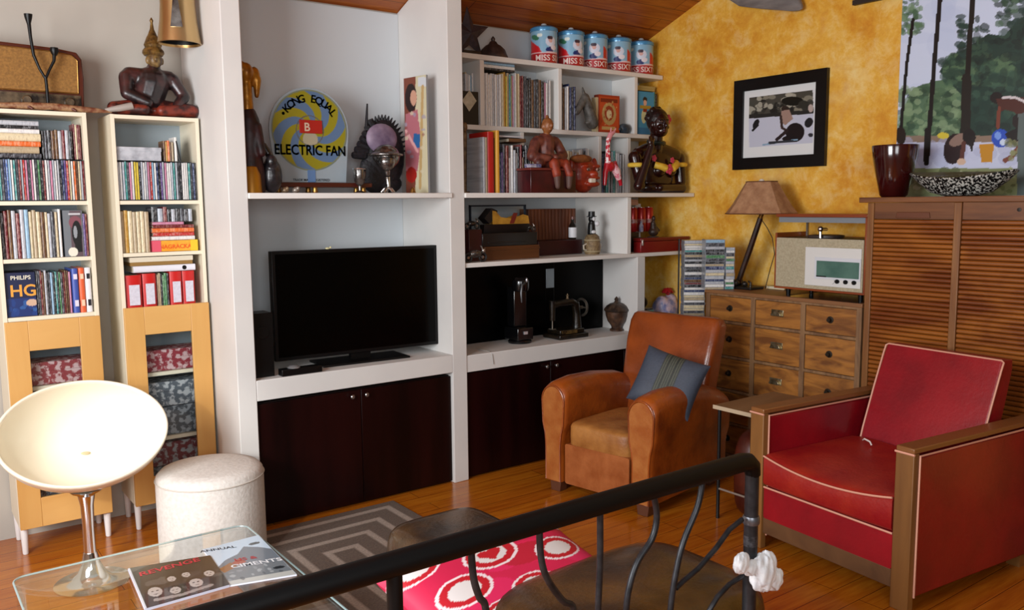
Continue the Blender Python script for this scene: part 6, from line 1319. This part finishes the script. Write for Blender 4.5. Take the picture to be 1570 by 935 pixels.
pillow_obj('throw_cushion', 'bright pink-red cushion with white circles and hearts on the leather daybed', None, P(768, 888, Z=.44), .72, .40, .15, (math.radians(-72), math.radians(-2), math.radians(6)), 110, hearts)
# ================================================================== RAILING
IRN = mat('050506', .5, spec=.22); IRG = mat('3a3b3f', .4, .6, '26272a', 30)
RY = 1.45
t = thing('stair_railing', 'black iron stair railing with wavy balusters across the foreground', 'railing', (1.2, RY, 0))
rz_ = .930
pts = [(-.15, RY, rz_), (.8, RY, rz_), (1.86, RY, rz_), (1.885, RY, rz_-.004), (1.902, RY, rz_-.018), (1.908, RY, rz_-.045)]
obj('handrail', MB().tube(pts, [.0262, .0262, .0262, .0255, .024, .021], 18), IRN, t)
def rp(x, y): return P(x, y, Y=RY)
obj('post', MB().tube([(1.905, RY, rz_-.03), (1.905, RY, .0)], .0195, 16), IRG, t)
obj('post', MB().tube([(rp(605, 900).x, RY, rz_-.02), (rp(605, 900).x, RY, .0)], .0165, 16), IRN, t)
obj('bottom_rail', MB().tube([(-.15, RY, .10), (1.905, RY, .10)], .010, 10), IRN, t)
def wig(px_, m=IRG, r=.0082):
    pp_ = [rp(x, y) for x, y in px_]; last = pp_[-1]; zl_ = last.z
    for q in range(1, 6): pp_.append(Vector((last.x, RY, zl_+(.10-zl_)*q/5)))
    pp_[0] = Vector((pp_[0].x, RY, min(pp_[0].z+.02, rz_-.01)))
    # smooth
    out = []
    for i in range(len(pp_)-1):
        p0_, p1_, p2_, p3_ = pp_[max(i-1, 0)], pp_[i], pp_[i+1], pp_[min(i+2, len(pp_)-1)]
        for k in range(5):
            s = k/5; out.append(.5*((2*p1_)+(p2_-p0_)*s+(2*p0_-5*p1_+4*p2_-p3_)*s*s+(3*p1_-p0_-3*p2_+p3_)*s**3))
    out.append(pp_[-1]); obj('baluster', MB().tube(out, r, 10), m, t)
wig([(920, 785), (920, 860), (917, 935)])
wig([(1001, 762), (1007, 790), (1000, 825), (978, 860), (966, 895), (960, 935)])
wig([(1078, 738), (1070, 775), (1048, 830), (1036, 880), (1028, 935)])
wig([(827, 815), (829, 850), (838, 885), (862, 920), (880, 935)])
wig([(722, 848), (726, 885), (735, 915), (745, 935)])
obj('scroll', MB().tube([rp(1138, 796), rp(1118, 812), rp(1098, 840), rp(1070, 872), rp(1046, 892), rp(1036, 902)], .0072, 10), IRG, t)
obj('scroll', MB().tube([rp(1138, 883), rp(1118, 896), rp(1100, 915), rp(1085, 940), rp(1078, 985), rp(1070, 1060)], .0072, 10), IRG, t)
obj('collar', MB().lathe([(.0215, 0), (.024, .006), (.024, .018), (.0215, .024)], (1.905, RY, rp(1150, 797).z-.012), 18), mat('6a6c72', .35, .7), t)
for q_ in (1.906-.0,): obj('label_ring', MB().lathe([(.0200, 0), (.0200, .03)], (1.905, RY, rp(1150, 825).z-.02), 18, caps=False), mat('5c5e64', .4, .5, '2a2b2e', 60), t)
# white cloth knotted on the post
mb = MB(); r = random.Random(4); ph_ = [r.uniform(0, 6) for _ in range(8)]
def crumple(cx, cy, rad, sx_, sz_, flat):
    c = rp(cx, cy); c.y -= .033; n = 40; rings = []
    for j in range(25):
        a = -PI/2+PI*j/24; ring = []
        for k in range(n):
            b = 2*PI*k/n; f = 1+.10*math.sin(3*b+ph_[0]+2*a)+.07*math.sin(5*b+3*a+ph_[1])+.05*math.sin(9*b-4*a+ph_[2])+.04*math.sin(7*a+4*b+ph_[3])
            ring.append(c+Vector((rad*sx_*math.cos(a)*math.cos(b)*f, rad*flat*math.cos(a)*math.sin(b)*f, rad*sz_*math.sin(a)*f)))
        rings.append(ring)
    mb.loft(rings)
crumple(1156, 870, .047, 1.0, 1.15, .6); crumple(1172, 882, .034, 1.0, .9, .6); crumple(1122, 857, .026, 1.1, 1.1, .6); crumple(1137, 864, .024, 1.2, .9, .6)
co = one('knotted_cloth', 'crumpled white cloth knotted around the railing post', 'cloth', mb, mat('eef0f2', .6, 0, 'dfe3e8', 40, .4), remesh=.003)
